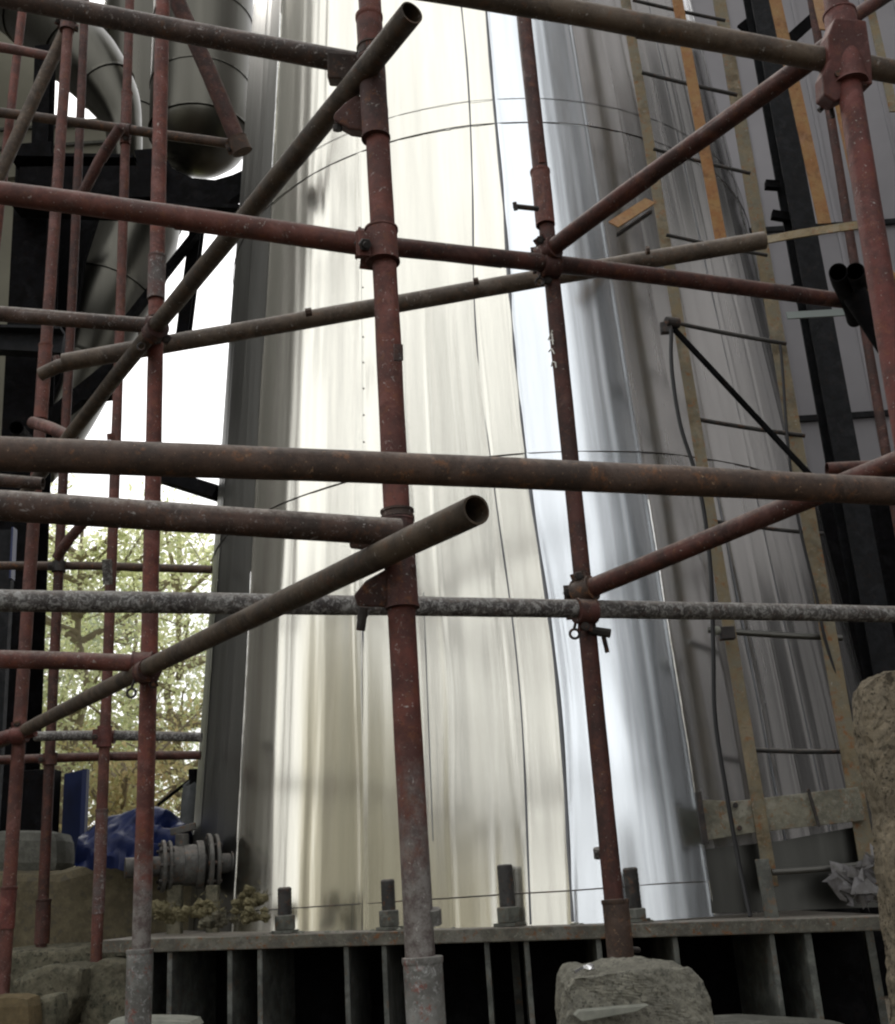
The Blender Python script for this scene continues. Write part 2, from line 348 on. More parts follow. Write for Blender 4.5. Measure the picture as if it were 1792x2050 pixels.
CREASES = [(-147, .5, .0030, 1), (-131, 1.1, .0028, 1), (-124, .9, -.0022, 1), (-116.6, .6, .0034, 1), (-108, .5, .0020, 1), (-103.5, .45, .0030, 1), (-99, .4, -.0018, 1), (-95.9, .4, .0034, 1), (-89.7, .5, .0046, 1), (-66, .6, .003, 1), (-61, .5, -.003, 1), (-56, .5, .003, 1), (-50, .5, .003, 1), (-45, .5, -.0025, 1), (-38, .5, .003, 1)] + [(rc.choice((rc.uniform(-170, -91), rc.uniform(-170, -91), rc.uniform(-70, -30))), rc.uniform(.5, 1.1), rc.uniform(-.0012, .0014), 1) for _ in range(20)]
rows = [(-.135, -.010), (-.010, 1.777), (1.777, 3.570), (3.570, 6.4)]
seams = [-200, -175, -155, -139.5, -115.5, -95.2, -90.3, -73, -52, -28, 0, 34, 68, 102, 136, 160]
rr = random.Random(4)
for ri, (z0, z1) in enumerate(rows):
    for si in range(len(seams)-1):
        a0, a1 = seams[si], seams[si+1]
        if ri == 0 and not (-175 <= a0 <= -30): continue
        vis = -176 <= a0 <= -20
        na = max(6, int((a1-a0)*(5 if vis else .3))); nz = max(2, int((z1-z0)*(9 if vis else 1)))
        mb = MB(); vs = []
        lap = .0012*((si + ri) % 2)
        aa = [a0 - .12] + [a0 + (a1-a0)*i/na for i in range(na+1)] + [a1 + .12]
        dent = rr.random()*10
        for j in range(nz+1):
            z = z0 + (z1-z0)*j/nz
            for i, a in enumerate(aa):
                e = min(abs(a-a0), abs(a-a1)); lip = .0022*math.exp(-(e/.45)**2) if vis else 0
                
                f_ = max(0, min(1, (a-a0)/(a1-a0))); wob = wander(a0, z)*(1-f_) + wander(a1, z)*f_          # seams wander a little
                vs.append(cone(a + (wob if vis else 0), z, .003*ri*0 + lap + lip + (ripple(a, z, si*3.1) if vis else 0)))
        q = len(aa)
        o_ = len(vs)
        mb.add(vs, [(j*q+i, j*q+i+1, (j+1)*q+i+1, (j+1)*q+i) for j in range(nz) for i in range(q-1)])
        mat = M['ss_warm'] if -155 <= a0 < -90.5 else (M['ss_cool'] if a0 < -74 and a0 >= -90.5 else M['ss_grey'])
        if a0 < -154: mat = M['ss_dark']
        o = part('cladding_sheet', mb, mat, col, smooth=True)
# weld beads standing on the seams, and the horizontal band joints
for (a, z0, z1) in ((-139.6, -.1, 1.5), (-72.9, -.13, 1.55), (-115.6, -.1, 1.15), (-139.6, 3.6, 4.9)):
    mb = MB(); N = int((z1-z0)/.03)
    mb.tube([cone(a + .30*noise.noise(Vector((i*.05, a, 1))) + .05*noise.noise(Vector((i*.5, a, 1))), z0+(z1-z0)*i/N, .003) for i in range(N+1)], [.0042+.0016*noise.noise(Vector((i*.8, a, 0))) for i in range(N+1)], 6)
    part('weld_bead', mb, M['weld'], col, smooth=True)
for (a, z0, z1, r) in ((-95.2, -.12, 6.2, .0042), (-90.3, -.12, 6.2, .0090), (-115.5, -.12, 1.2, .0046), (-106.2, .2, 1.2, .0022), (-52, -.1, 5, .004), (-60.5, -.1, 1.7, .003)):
    mb = MB(); N = int((z1-z0)/.04)                                    # dark strips painting in shaded lap gaps and reflected lines
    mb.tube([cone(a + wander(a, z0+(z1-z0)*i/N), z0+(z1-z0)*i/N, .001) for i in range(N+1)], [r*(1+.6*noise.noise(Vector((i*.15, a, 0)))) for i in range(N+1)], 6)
    part('seam_shade_strip', mb, M['seamshade'], col, smooth=True)
for zr in (1.777, 3.57, 3.72, -.010):
    mb = MB(); mb.tube([cone(-195 + 2*i, zr + .004*noise.noise(Vector((i*.2, zr, 0))), .004) for i in range(100)], .0024 if zr != 3.72 else .0012, 5)
    part('seam_band', mb, M['bolt'], col)
for i in range(16):
    mb = MB(); mb.ball(cone(-115.2, 1.95 + i*.085*1.6 - (0 if i < 9 else 0), .003), .0045, 6, 4)
    if i < 9: part('rivet', mb, M['alu'], col, smooth=True)
# dark bearing ring inside the base
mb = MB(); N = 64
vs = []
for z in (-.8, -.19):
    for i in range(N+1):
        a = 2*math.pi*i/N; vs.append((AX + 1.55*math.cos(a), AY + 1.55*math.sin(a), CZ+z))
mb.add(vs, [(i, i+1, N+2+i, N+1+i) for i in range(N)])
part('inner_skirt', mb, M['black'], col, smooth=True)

# ------------------------------------------------------------------ steel base frame
L0 = at(205, 1882, 4.45); L1 = at(1800, 1832, 4.12)                # top front edge of the ledge plate
base = thing('base_frame', 'long grey green steel base frame with ledge and upright ribs under the column', 'base frame', ((L0.x+L1.x)/2, 4.3, 0))
def ledge(u):
    t = (u-205)/(1800-205); return L0.lerp(L1, t)
def back(p, dy): return Vector((p.x, p.y+dy, p.z))
mb = MB(); th = .048
mb.hexa([Vector((p.x, p.y, p.z-th)) for p in (L0, L1, back(L1, 4), back(L0, 4))] + [L0, L1, back(L1, 4), back(L0, 4)])
part('ledge_plate', mb, M['ledge'], base, bevel=.004)
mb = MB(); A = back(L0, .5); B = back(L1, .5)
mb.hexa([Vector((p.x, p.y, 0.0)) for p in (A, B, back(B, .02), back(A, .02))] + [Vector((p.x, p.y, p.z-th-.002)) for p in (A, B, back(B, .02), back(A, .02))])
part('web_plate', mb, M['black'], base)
for u, uz in ((262, 0), (340, 0), (460, 0), (520, 0), (693, 0), (769, 0), (975, 0), (1055, 0), (1200, 0), (1354, 0), (1549, 0), (1622, 0)):
    # find the ledge point under pixel column u at v=1900
    Yl = ledge(u).y + .015; p = at(u, 1900, Yl)
    mb = MB(); t2 = .009 if u != 1622 else .012
    ang = -.10*(p.x-.3)
    zt = ledge(u).z - th - .002
    dx = math.sin(ang)*.45
    mb.hexa([(p.x-t2, Yl, 0), (p.x+t2, Yl, 0), (p.x+t2+dx, Yl+.46, 0), (p.x-t2+dx, Yl+.46, 0),
             (p.x-t2, Yl, zt), (p.x+t2, Yl, zt), (p.x+t2+dx, Yl+.46, zt), (p.x-t2+dx, Yl+.46, zt)])
    part('rib_plate', mb, M['rib'], base, bevel=.002)
for u in (1030, 1740):
    p = at(u, 1900, 4.62); mb = MB(); mb.bar((p.x, 4.6, 0), (p.x, 4.6, ledge(u).z-th-.002), .03, .03); part('inner_post', mb, M['green'], base)
for u, vt, vn, vb, rb in ((571, 1778, 1832, 1866, .025), (780, 1762, 1822, 1858, .025), (1019, 1732, 1815, 1850, .028), (1273, 1738, 1818, 1846, .026)):
    Yb = ledge(u).y + .06; p0 = at(u, vb, Yb); zt = at(u, vt, Yb).z; zn = at(u, vn, Yb).z; z0 = ledge(u).z + .001
    mb = MB(); N = 14
    vs = []
    mb.tube([(p0.x, Yb, z0 + (zt-z0)*i/24) for i in range(25)] + [(p0.x, Yb, zt+.004)], [rb + (.0018 if i % 2 else 0) for i in range(25)] + [rb*.8], 14)
    b = part('anchor_bolt', mb, M['rungs'], base, smooth=True)
    mb = MB(); nr = rb*1.62
    mb.tube([(p0.x, Yb, z0+.012), (p0.x, Yb, z0+.014), (p0.x, Yb, zn-.003), (p0.x, Yb, zn)], [nr*.96, nr, nr, nr*.9], 6)
    part('nut', mb, M['green'], b, bevel=.002)
    mb = MB(); mb.tube([(p0.x, Yb, z0), (p0.x, Yb, z0+.011)], nr*1.25, 18); part('washer', mb, M['green'], b)
# ledge crumbs: small nubs of mortar
for i in range(26):
    u = rr.uniform(540, 1380); p = ledge(u); mb = MB(); s = rr.uniform(.004, .012)
    mb.ball((p.x, p.y + rr.uniform(.02, .12), p.z + s*.3), s, 6, 4, (1.4, 1, .6), .6, i)
    o = make('mortar_crumb', mb, M['paleobj'], org=(p.x, p.y, p.z))
    tag(o, 'small pale mortar crumb lying on the steel ledge', 'crumb', 'mortar crumbs on the ledge')

# ------------------------------------------------------------------ scaffold poles and tubes
TB = {}
POLES = 'upright scaffold poles'; TUBES = 'scaffold tubes clamped across the uprights'
def line_tube(key, name, label, cat, p0, p1, r, mat, group=None, bow=.003, joints=(), rn=.0011, splats=None):
    p0 = Vector(p0); p1 = Vector(p1)
    root = thing(name, label, cat, p0 if p0.z < p1.z else p1, group)
    mb = MB(); mb.pipe(p0, p1, r, rn=rn, bow=bow, seed=len(TB)*1.37, n=24)
    part('tube', mb, M[mat], root, smooth=True)
    TB[key] = (p0, p1, r, root)
    return root
def pole(key, label, a, b, Y, r, mat, foot=0.0, up=1.6, sleeves=(), group=POLES, Yt=None):
    pa, pb = at(*a, Y if Yt is None else Yt), at(*b, Y)                 # a upper, b lower
    d = (pb-pa).normalized(); p0 = pb + d*((pb.z-foot)/-d.z) ; p1 = pa - d*up
    root = line_tube(key, 'scaffold_pole', label, 'scaffold pole', p0, p1, r, mat, group, bow=.007)
    for (v0, v1, rs, sm) in sleeves:
        def on(v):                                                    # where the pole crosses image row v
            lo, hi = 0.0, 1.0
            for _ in range(40):
                mid = (lo+hi)/2; q = p0.lerp(p1, mid) - CAM; vv = H_/2 - F_*q.dot(UP)/q.dot(FW)
                if vv > v: lo = mid
                else: hi = mid
            return p0.lerp(p1, (lo+hi)/2)
        q1 = on(v0); q0 = on(v1) if v1 < 2060 else p0
        mb = MB(); mb.pipe(q0 + (p1-p0).normalized()*.001, q1, rs, .004, 24, rn=.0008, seed=v0*.1, seg=.03)
        ax = (p1-p0).normalized()
        mb.tube([q1-ax*.012, q1-ax*.009, q1-ax*.001, q1], [rs, rs+.0018, rs+.0018, rs-.0005], 24)
        part('joint_sleeve' if v1 < 2060 else 'base_sleeve', mb, M[sm], root, smooth=True)
    return root
pc = pole('C', 'nearest upright pole, red above and cement grey below, left of the picture centre', (737, 0), (839, 1797), 1.91, .0242, 'redz', up=.9,
     sleeves=((32, 130, .0275, 'red'), (1915, 2100, .031, 'greysl')))
pr = pole('R', 'dark red upright pole standing behind the granite block, with pale paint marks', (1046, 0), (1229, 1780), 2.82, .0232, 'redd', up=1.2, Yt=2.86,
     sleeves=((342, 452, .0285, 'red'), (1800, 2100, .0312, 'rust')))
pl = pole('L', 'red upright pole with a grey cement coated foot, in front of the blue tarpaulin', (323, 180), (283, 1797), 3.07, .0235, 'redz', up=1.4,
     sleeves=((512, 600, .0268, 'redgrey'), (1900, 2100, .0330, 'greysl')))
pf = pole('F', 'bright red upright pole with a big red bracket, rightmost in view', (1679, 19), (1763, 522), 1.92, .0246, 'redb', up=.9)
pole('B', 'plum red upright pole just left of the slimmer dark pole on the plinth', (123, 224), (6, 1957), 4.3, .0245, 'red', up=1.5, foot=.25,
     sleeves=((690, 840, .028, 'red'), (1775, 1860, .029, 'redb')))
pole('D', 'slim dark upright pole standing on the concrete plinth between two stouter red ones', (168, 37), (85, 1861), 5.2, .0235, 'redd', up=1.6, foot=.62,
     sleeves=((1800, 1890, .032, 'redd'),))
pole('E', 'slim red upright pole beside the blue tarpaulin, its lower half grey with cement', (257, 112), (198, 1797), 4.9, .0235, 'red', up=1.6, foot=.3,
     sleeves=((185, 290, .028, 'red'), (1620, 1830, .0255, 'redgrey')))
pole('G', 'red upright pole crossing the cream wall at the top left corner', (43, 37), (7, 354), 4.9, .0225, 'red', up=1.2, foot=.2)
pole('K', 'dark red upright pole behind the ladder cage at the right', (1657, 194), (1780, 925), 4.2, .0195, 'redd', up=1.4, foot=.2)

def tube(key, label, a, b, r, mat, group=TUBES, ea=0, eb=0, bow=.006):
    pa, pb = dp(*a), dp(*b); d = (pb-pa).normalized()
    return line_tube(key, 'scaffold_tube', label, 'scaffold tube', pa - d*ea, pb + d*eb, r, mat, group, bow=bow)
tube('H1', 'dusty red tube running from the top left corner to the clamp on the nearest pole', (-40, -10, 2.55), (712, 128, 2.44), .0245, 'plum', ea=.5)
tube('T1', 'steep dark tube with an open upper end near the top, crossing the nearest pole', (822, 24, 2.16), (62, 972, 4.45), .0240, 'olive', eb=.3)
tube('T2', 'brown tube rising from the left with its open end below the big rusty rail', (952, 1020, 1.69), (-30, 1502, 4.90), .0236, 'olive', eb=.3)
tube('H2', 'red tube sloping gently down from the left edge past the nearest pole', (-60, 385, 2.22), (752, 491, 2.25), .0228, 'red', ea=.6)
tube('H2b', 'dark red tube from the nearest pole down to the right edge', (735, 488, 2.97), (1775, 612, 3.72), .0252, 'redd')
tube('H3', 'short dusty tube ending at the upper clamp of the tarpaulin side pole', (-40, 628, 3.36), (312, 654, 3.41), .0235, 'plum', ea=.5)
tube('T3', 'long brown tube rising rightwards behind the uprights to the ladder', (128, 727, 3.62), (1530, 482, 3.75), .0295, 'tan')
tube('T3e', 'thinner pale end of tube poking out left of the long rising brown tube', (82, 750, 3.68), (150, 724, 3.66), .022, 'tan')
tube('H4', 'thickest rusty brown rail right across the picture just above the lower open ended tube', (-60, 911, 1.50), (1860, 990, 1.93), .0240, 'rust', ea=.5, eb=.4)
tube('H5', 'plum crumb topped tube just under the thickest rail', (-60, 1016, 1.76), (800, 1066, 1.97), .0246, 'plum', ea=.5)
tube('H6', 'level tube crusted grey with cement right across the lower middle', (-60, 1205, 2.30), (1860, 1233, 3.25), .0232, 'cement', ea=.5, eb=.5)
tube('H7', 'plain red level tube ending at the lower clamp of the tarpaulin side pole', (-60, 1322, 3.05), (285, 1328, 3.09), .0240, 'red', ea=.5)
tube('H8', 'pale brown tube sloping across the top right into the big red bracket', (880, -14, 2.27), (1652, 118, 2.34), .0245, 'tan', ea=.6)
tube('H8b', 'short pale brown tube leaving the big red bracket at the right edge', (1728, 130, 2.40), (1850, 158, 2.45), .0245, 'tan', eb=.5)
tube('T4', 'reddish brown brace rising right from the dark red pole to the big red bracket', (1092, 508, 3.20), (1690, 72, 2.55), .0240, 'redd')
tube('T4b', 'thin dark tube crossing behind the cage in the top right corner', (1680, 55, 3.5), (1860, -60, 3.6), .022, 'redd', eb=.4)
tube('T5', 'dark red brace with a pale upper edge, rising at the lower right', (1170, 1183, 2.86), (1860, 905, 2.40), .0242, 'redd', eb=.4)
# further bays, seen between the near tubes
FB = 'tubes of the further scaffold bays at the left'
tube('b1', 'short far red tube at the left edge above the cream wall', (-40, 90, 5.6), (100, 112, 5.5), .0225, 'red', FB, ea=.3)
tube('b2', 'thin far rusty tube crossing the bottom of the upright duct', (-40, 222, 5.85), (492, 292, 5.83), .0255, 'rust', FB, ea=.3)
tube('b3', 'ochre rusty brace sloping down to the left edge in the top left corner', (145, 30, 5.45), (-12, 372, 5.3), .030, 'tan', FB, ea=.4)
tube('b4', 'dark short brace sloping down left in front of the diagonal duct', (240, 255, 4.7), (158, 400, 4.75), .0225, 'redd', FB)
tube('b5', 'nearly black brace sloping down right in front of the upright duct to the column edge', (330, -60, 5.80), (484, 300, 5.77), .043, 'redd', FB)
tube('b6', 'level far brown tube in front of the yellow green trees', (-40, 1132, 5.50), (424, 1140, 5.50), .0205, 'rust', FB)
tube('b7', 'pale grey level far tube, the upper of the two above the tarpaulin', (70, 1474, 4.93), (404, 1476, 4.93), .0212, 'cement', FB)
tube('b8', 'dark brown level far tube, the lower of the two above the tarpaulin', (-30, 1523, 5.21), (402, 1512, 5.21), .0205, 'redd', FB)
tube('b9', 'stubby red tube sloping down right just above the thickest rail at the left', (66, 846, 4.5), (146, 878, 4.3), .024, 'red', FB)
tube('b9b', 'black short tube with an open end, leftmost above the thickest rail', (34, 856, 4.1), (60, 900, 4.6), .026, 'black', FB)
tube('b10', 'short plum tube peeping out at the left edge between the two thick rails', (-40, 962, 4.2), (86, 968, 4.2), .0235, 'plum', FB, ea=.2)
tube('b11', 'short dark brace between two slim poles in front of the trees', (172, 1040, 5.0), (112, 1118, 5.0), .0225, 'redd', FB)
tube('b12', 'short red tube crossing the slim dark pole above the dark blue board', (-40, 1492, 4.25), (70, 1462, 4.25), .025, 'redb', FB, ea=.2)
RB = 'tubes of the further scaffold bay at the right'
tube('r1', 'black stub tube with a dark open mouth, left of the pair beside the rightmost pole', (1678, 545, 3.2), (1712, 640, 3.9), .026, 'black', RB)
tube('r2', 'black stub tube with a dark open mouth, right of the pair beside the rightmost pole', (1714, 543, 3.2), (1748, 638, 3.9), .026, 'black', RB)
tube('r3', 'black thick brace falling to the right edge below the pair of stub tubes', (1712, 590, 3.3), (1850, 800, 3.2), .036, 'black', RB, eb=.3)
tube('r4', 'short dark red cross tube behind the rightmost end of the thickest rail', (1655, 940, 4.42), (1790, 935, 4.42), .026, 'redd', RB, eb=.2)
tube('r5', 'rusty short tube near the rightmost pole behind the pair of black stubs', (1718, 590, 3.4), (1790, 560, 3.4), .03, 'orange', RB)

# ------------------------------------------------------------------ couplers
def closest(A, B):
    p, q = A[0], B[0]; u = (A[1]-A[0]).normalized(); v = (B[1]-B[0]).normalized(); w0 = p-q
    b = u.dot(v); d = u.dot(w0); e = v.dot(w0); den = 1-b*b
    s = (b*e-d)/den; t = (e-b*d)/den
    s = max(0, min(s, (A[1]-A[0]).length)); t = max(0, min(t, (B[1]-B[0]).length))
    return p+u*s, u, q+v*t, v
CP = 'scaffold couplers'
def crossing(A, B):
    def pj(P): q = P - CAM; d = q.dot(FW); return Vector((q.dot(RT)/d, q.dot(UP)/d))
    best = None
    def gridp(T, n): return [(T[0].lerp(T[1], i/n)) for i in range(n+1)]
    a0, a1, b0, b1 = [pj(p) for p in (A[0], A[1], B[0], B[1])]
    da, db = a1-a0, b1-b0; den = da.x*db.y - da.y*db.x; w_ = b0-a0
    s = max(0, min(1, (w_.x*db.y - w_.y*db.x)/den)); t = max(0, min(1, (w_.x*da.y - w_.y*da.x)/den))
    def un(T, s):                                                  # undo the perspective along the tube
        z0 = (T[0]-CAM).dot(FW); z1 = (T[1]-CAM).dot(FW); return T[0].lerp(T[1], s*z0/(z1 + s*(z0-z1)))
    return un(A, s), (A[1]-A[0]).normalized(), un(B, t), (B[1]-B[0]).normalized()
def hexnut(p, a, r, h, mat, parent, name='nut'):
    mb = MB(); a = a.normalized(); mb.tube([p, p+a*h*.15, p+a*h*.85, p+a*h], [r*.92, r, r, r*.9], 6); return part(name, mb, mat, parent)
def coupler(label, ka, kb, mat='coup', len_=.052, shiftb=0.0, eye=False):
    A, B = TB[ka], TB[kb]; pa, ua, pb, ub = crossing(A, B); print('COUP', ka, kb, round((pa-pb).length, 3), round((pa-CAM).dot(FW), 2), round((pb-CAM).dot(FW), 2))
    mid = (pa+pb)/2; root = thing('scaffold_coupler', label, 'coupler', mid, CP)
    nrm = (pb-pa); dist = nrm.length
    nrm = nrm.normalized() if dist > 1e-4 else Vector((0, 1, 0))
    for (p, a, r, s) in ((pa, ua, A[2], 1), (pb, ub, B[2], -1)):
        mb = MB(); mb.pipe(p - a*len_/2, p + a*len_/2, r+.0075, .006, 22, rn=.0012, seed=p.x*5, seg=.02)
        mb.tube([p - a*(len_/2), p - a*(len_/2-.004)], [r+.0095, r+.0095], 22); mb.tube([p + a*(len_/2-.004), p + a*(len_/2)], [r+.0095, r+.0095], 22)
        side = a.cross(nrm).normalized()
        if side.x > 0 and side.z > 0: side = -side
        # ear flange with its bolt
        q = p + side*(r+.014)
        mb.bar(q - a*len_*.36, q + a*len_*.36, .026, .010, up=nrm)
        mb.bar(q - a*len_*.36 + nrm*.014, q + a*len_*.36 + nrm*.014, .024, .008, up=nrm)
        band = part('band', mb, M[mat], root, smooth=True)
        mb = MB(); mb.tube([q - nrm*.03 + side*.002, q + nrm*.044 + side*.002], .0062, 10); bo = part('bolt', mb, M['bolt'], root)
        hexnut(q + nrm*.022 + side*.002, nrm, .0125, .012, M['bolt'], bo)
        hexnut(q - nrm*.018 + side*.002, nrm, .0125, .009, M['bolt'], bo, 'bolt_head')
    if dist > (A[2]+B[2])*.8:
        mb = MB(); mb.bar(pa + nrm*(A[2]+.004), pb - nrm*(B[2]+.004), .046, .046, up=ua if abs(ua.dot(nrm)) < .9 else Vector((0,0,1)))
        part('saddle', mb, M[mat], root, bevel=.004)
    if eye:                                                        # eye bolt hanging under the coupler
        c = mid + Vector((-.035, -.02, -.062)); mb = MB()
        mb.tube([c + Vector((math.cos(t*.524)*.012, 0, math.sin(t*.524)*.012)) for t in range(13)], .0036, 7)
        mb.tube([c + Vector((0, 0, .012)), c + Vector((.012, 0, .05))], .004, 7); part('eye_bolt', mb, M['bolt'], root, smooth=True)
    return root
coupler('coupler joining the steep dark tube to the tarpaulin side pole', 'T1', 'L', eye=True)
coupler('coupler joining the lower open ended brown tube to the tarpaulin side pole', 'T2', 'L', 'coup', eye=True)
coupler('coupler where the gently sloping dark red tube crosses the pole with paint marks', 'H2b', 'R', eye=True)
coupler('coupler at the foot of the upper right reddish brace on the pole with paint marks', 'T4', 'R')
coupler('coupler holding the cement crusted level tube to the pole with paint marks', 'H6', 'R', 'coup', eye=True)
coupler('rusty coupler at the foot of the lower right brace with the shiny edge', 'T5', 'R', 'rust')
coupler('coupler on the tarpaulin side pole at the end of the short dusty tube', 'H3', 'L')
coupler('coupler on the tarpaulin side pole at the end of the plain red level tube', 'H7', 'L', 'coupr')
coupler('coupler holding the ochre brace to the plum red pole near the top left corner', 'b3', 'B')
coupler('coupler where the thin far rusty tube meets the slim red pole', 'b2', 'E')
coupler('rusty coupler where the nearly black brace meets the far rusty tube at the column edge', 'b5', 'b2', 'rust', .08)
coupler('coupler where the far brown tube crosses the slim dark pole before the trees', 'b6', 'D', 'bolt')
coupler('coupler on the slim dark pole above the dark blue board', 'b8', 'D', 'redd')
coupler('coupler on the plum red pole above the black gap at the lower left', 'b12', 'B', 'coupr')
coupler('coupler joining the gently sloping tube to the nearest pole', 'H2', 'C', 'red', .075)
coupler('coupler where the far grey tube passes the cement grey half of the slim red pole', 'b7', 'E', 'coupr', .09)
coupler('dark coupler on the pole behind the ladder cage', 'r4', 'K', 'bolt')

# pressed steel brackets on the near poles: outlined plates with real thickness wrapped on a sleeve
def bracket(label, key, v0, v1, rs, outline, d, th, mat, holes=(), tail=None):
    P = TB[key]
    def on(v):
        lo, hi = 0.0, 1.0
        for _ in range(40):
            mid = (lo+hi)/2; q = P[0].lerp(P[1], mid)-CAM; vv = H_/2 - F_*q.dot(UP)/q.dot(FW)
            if vv > v: lo = mid
            else: hi = mid
        return P[0].lerp(P[1], (lo+hi)/2)
    q1, q0 = on(v0), on(v1); root = thing('scaffold_bracket', label, 'bracket', q0, 'pressed steel brackets on the near poles')
    mb = MB(); mb.pipe(q0, q1, rs, .004, 26, rn=.0008, seg=.02)
    ax = (q1-q0).normalized(); mb.tube([q0, q0+ax*.004], rs+.002, 26, ); mb.tube([q1-ax*.004, q1], rs+.002, 26)
    part('sleeve', mb, M[mat], root, smooth=True)
    mb = MB(); mb.prism([dp(u, v, d) for u, v in outline], FW*th); part('side_plate', mb, M[mat], root, bevel=.004)
    for (u, v, r) in holes:
        mb = MB(); c = dp(u, v, d); mb.tube([c - FW*.004, c + FW*(th+.004)], r, 12); b = part('bolt', mb, M['bolt'], root, smooth=True)
    if tail:
        for (a, b_, r) in tail:
            mb = MB(); mb.tube([dp(*a), dp(*b_)], r, 8); part('wedge_pin', mb, M['bolt'], root, smooth=True)
    return root
bracket('brown bracket on the nearest pole under the upper open ended tube', 'C', 118, 278, .0278,
        [(775, 200), (776, 262), (755, 268), (728, 262), (700, 258), (668, 240), (668, 228), (690, 205), (712, 190), (745, 196)], 2.335, .05, 'coup',
        holes=((764, 236, .006),), tail=(((676, 250, 2.35), (676, 262, 2.35), .010),))
bracket('bracket at the end of the dusty top left tube beside the nearest pole', 'C', 96, 117, .0282,
        [(655, 102), (722, 108), (722, 150), (690, 158), (655, 156)], 2.41, .05, 'plum')
bracket('wide dark bracket on the nearest pole under the lower open ended tube', 'C', 1040, 1218, .0282,
        [(832, 1130), (832, 1212), (790, 1218), (716, 1214), (708, 1192), (730, 1165), (770, 1142), (800, 1130)], 1.965, .055, 'coup',
        holes=((822, 1196, .006), (724, 1236, .008)), tail=(((728, 1215, 1.95), (722, 1262, 1.95), .008),))
bracket('plum bracket where the crumb topped tube meets the nearest pole', 'C', 1022, 1039, .0285,
        [(745, 1042), (800, 1046), (806, 1080), (770, 1098), (748, 1104), (700, 1098), (698, 1078), (742, 1074)], 2.01, .045, 'plum')
bracket('big smooth red bracket on the rightmost pole gripping two tubes', 'F', 28, 168, .0325,
        [(1672, 34), (1735, 40), (1745, 110), (1748, 168), (1718, 172), (1700, 190), (1672, 204), (1650, 190), (1648, 150), (1660, 120), (1658, 70)], 2.30, .055, 'coupr',
        holes=((1677, 148, .0065),), tail=(((1655, 205, 2.36), (1640, 222, 2.36), .006), ((1660, 200, 2.36), (1668, 236, 2.36), .005)))

# extra fittings carried by single poles
def stub(key, name, a, b, r, mat):
    root = TB[key][3]; mb = MB(); mb.tube([dp(*a), dp(*b)], r, 8); part(name, mb, M[mat], root, smooth=True)
stub('R', 'wing_bolt', (1030, 413, 3.15), (1076, 418, 3.2), .0075, 'bolt'); stub('R', 'wing_bolt', (1030, 405, 3.1), (1033, 421, 3.1), .006, 'bolt')
stub('R', 'clamp_lug', (1083, 300, 3.15), (1085, 326, 3.15), .010, 'red')
stub('R', 'clamp_lug', (1197, 1698, 2.74), (1199, 1718, 2.74), .012, 'cement')
stub('R', 'clamp_lug', (1180, 1262, 2.86), (1222, 1268, 2.86), .012, 'bolt'); stub('R', 'clamp_lug', (1206, 1264, 2.86), (1216, 1306, 2.86), .006, 'bolt')
stub('R', 'clamp_lug', (1256, 1900, 2.70), (1278, 1902, 2.75), .007, 'bolt')
stub('C', 'clamp_lug', (797, 690, 2.06), (798, 722, 2.06), .009, 'redgrey'); stub('C', 'clamp_lug', (868, 1820, 1.80), (870, 1850, 1.80), .012, 'greysl')
stub('D', 'clamp_lug', (118, 855, 5.4), (125, 870, 5.4), .02, 'redd'); stub('E', 'clamp_lug', (214, 1120, 5.0), (216, 1170, 5.0), .022, 'cement')
stub('E', 'clamp_lug', (222, 868, 5.25), (223, 880, 5.25), .02, 'red'); stub('T3', 'clamp_lug', (612, 626, 3.6), (624, 624, 3.6), .014, 'rust')
stub('T3', 'clamp_lug', (948, 564, 3.6), (958, 562, 3.6), .012, 'rust'); stub('T3', 'clamp_lug', (1293, 502, 3.65), (1300, 501, 3.65), .014, 'rust')
stub('B', 'clamp_lug', (112, 712, 4.6), (118, 740, 4.6), .015, 'redgrey')
# pale paint marks on the dark red pole: three small figures one under another
def strokes(pts_list, key='R'):
    root = TB[key][3]; mb = MB(); P = TB[key]; ax = (P[1]-P[0]).normalized()
    for pts in pts_list:
        q = []
        for (u, v) in pts:
            r_ = ray(u, v).normalized(); w0 = CAM - P[0]                 # walk the ray to the front of the pole
            a_ = r_ - ax*r_.dot(ax); b_ = w0 - ax*w0.dot(ax)
            A_ = a_.dot(a_); B_ = 2*a_.dot(b_); C_ = b_.dot(b_) - (P[2]+.0022)**2; D_ = B_*B_-4*A_*C_
            t = (-B_ - math.sqrt(max(D_, 0)))/(2*A_); q.append(CAM + r_*t)
        mb.tube(q, .0024, 5)
    part('paint_mark', mb, M['white'], root)
strokes([[(1106, 662), (1098, 680), (1108, 682)], [(1105, 668), (1107, 690)]])
strokes([[(1099, 706-2), (1104, 698), (1110, 708)]]); strokes([[(1104, 734), (1106, 724), (1112, 726), (1113, 736)]])

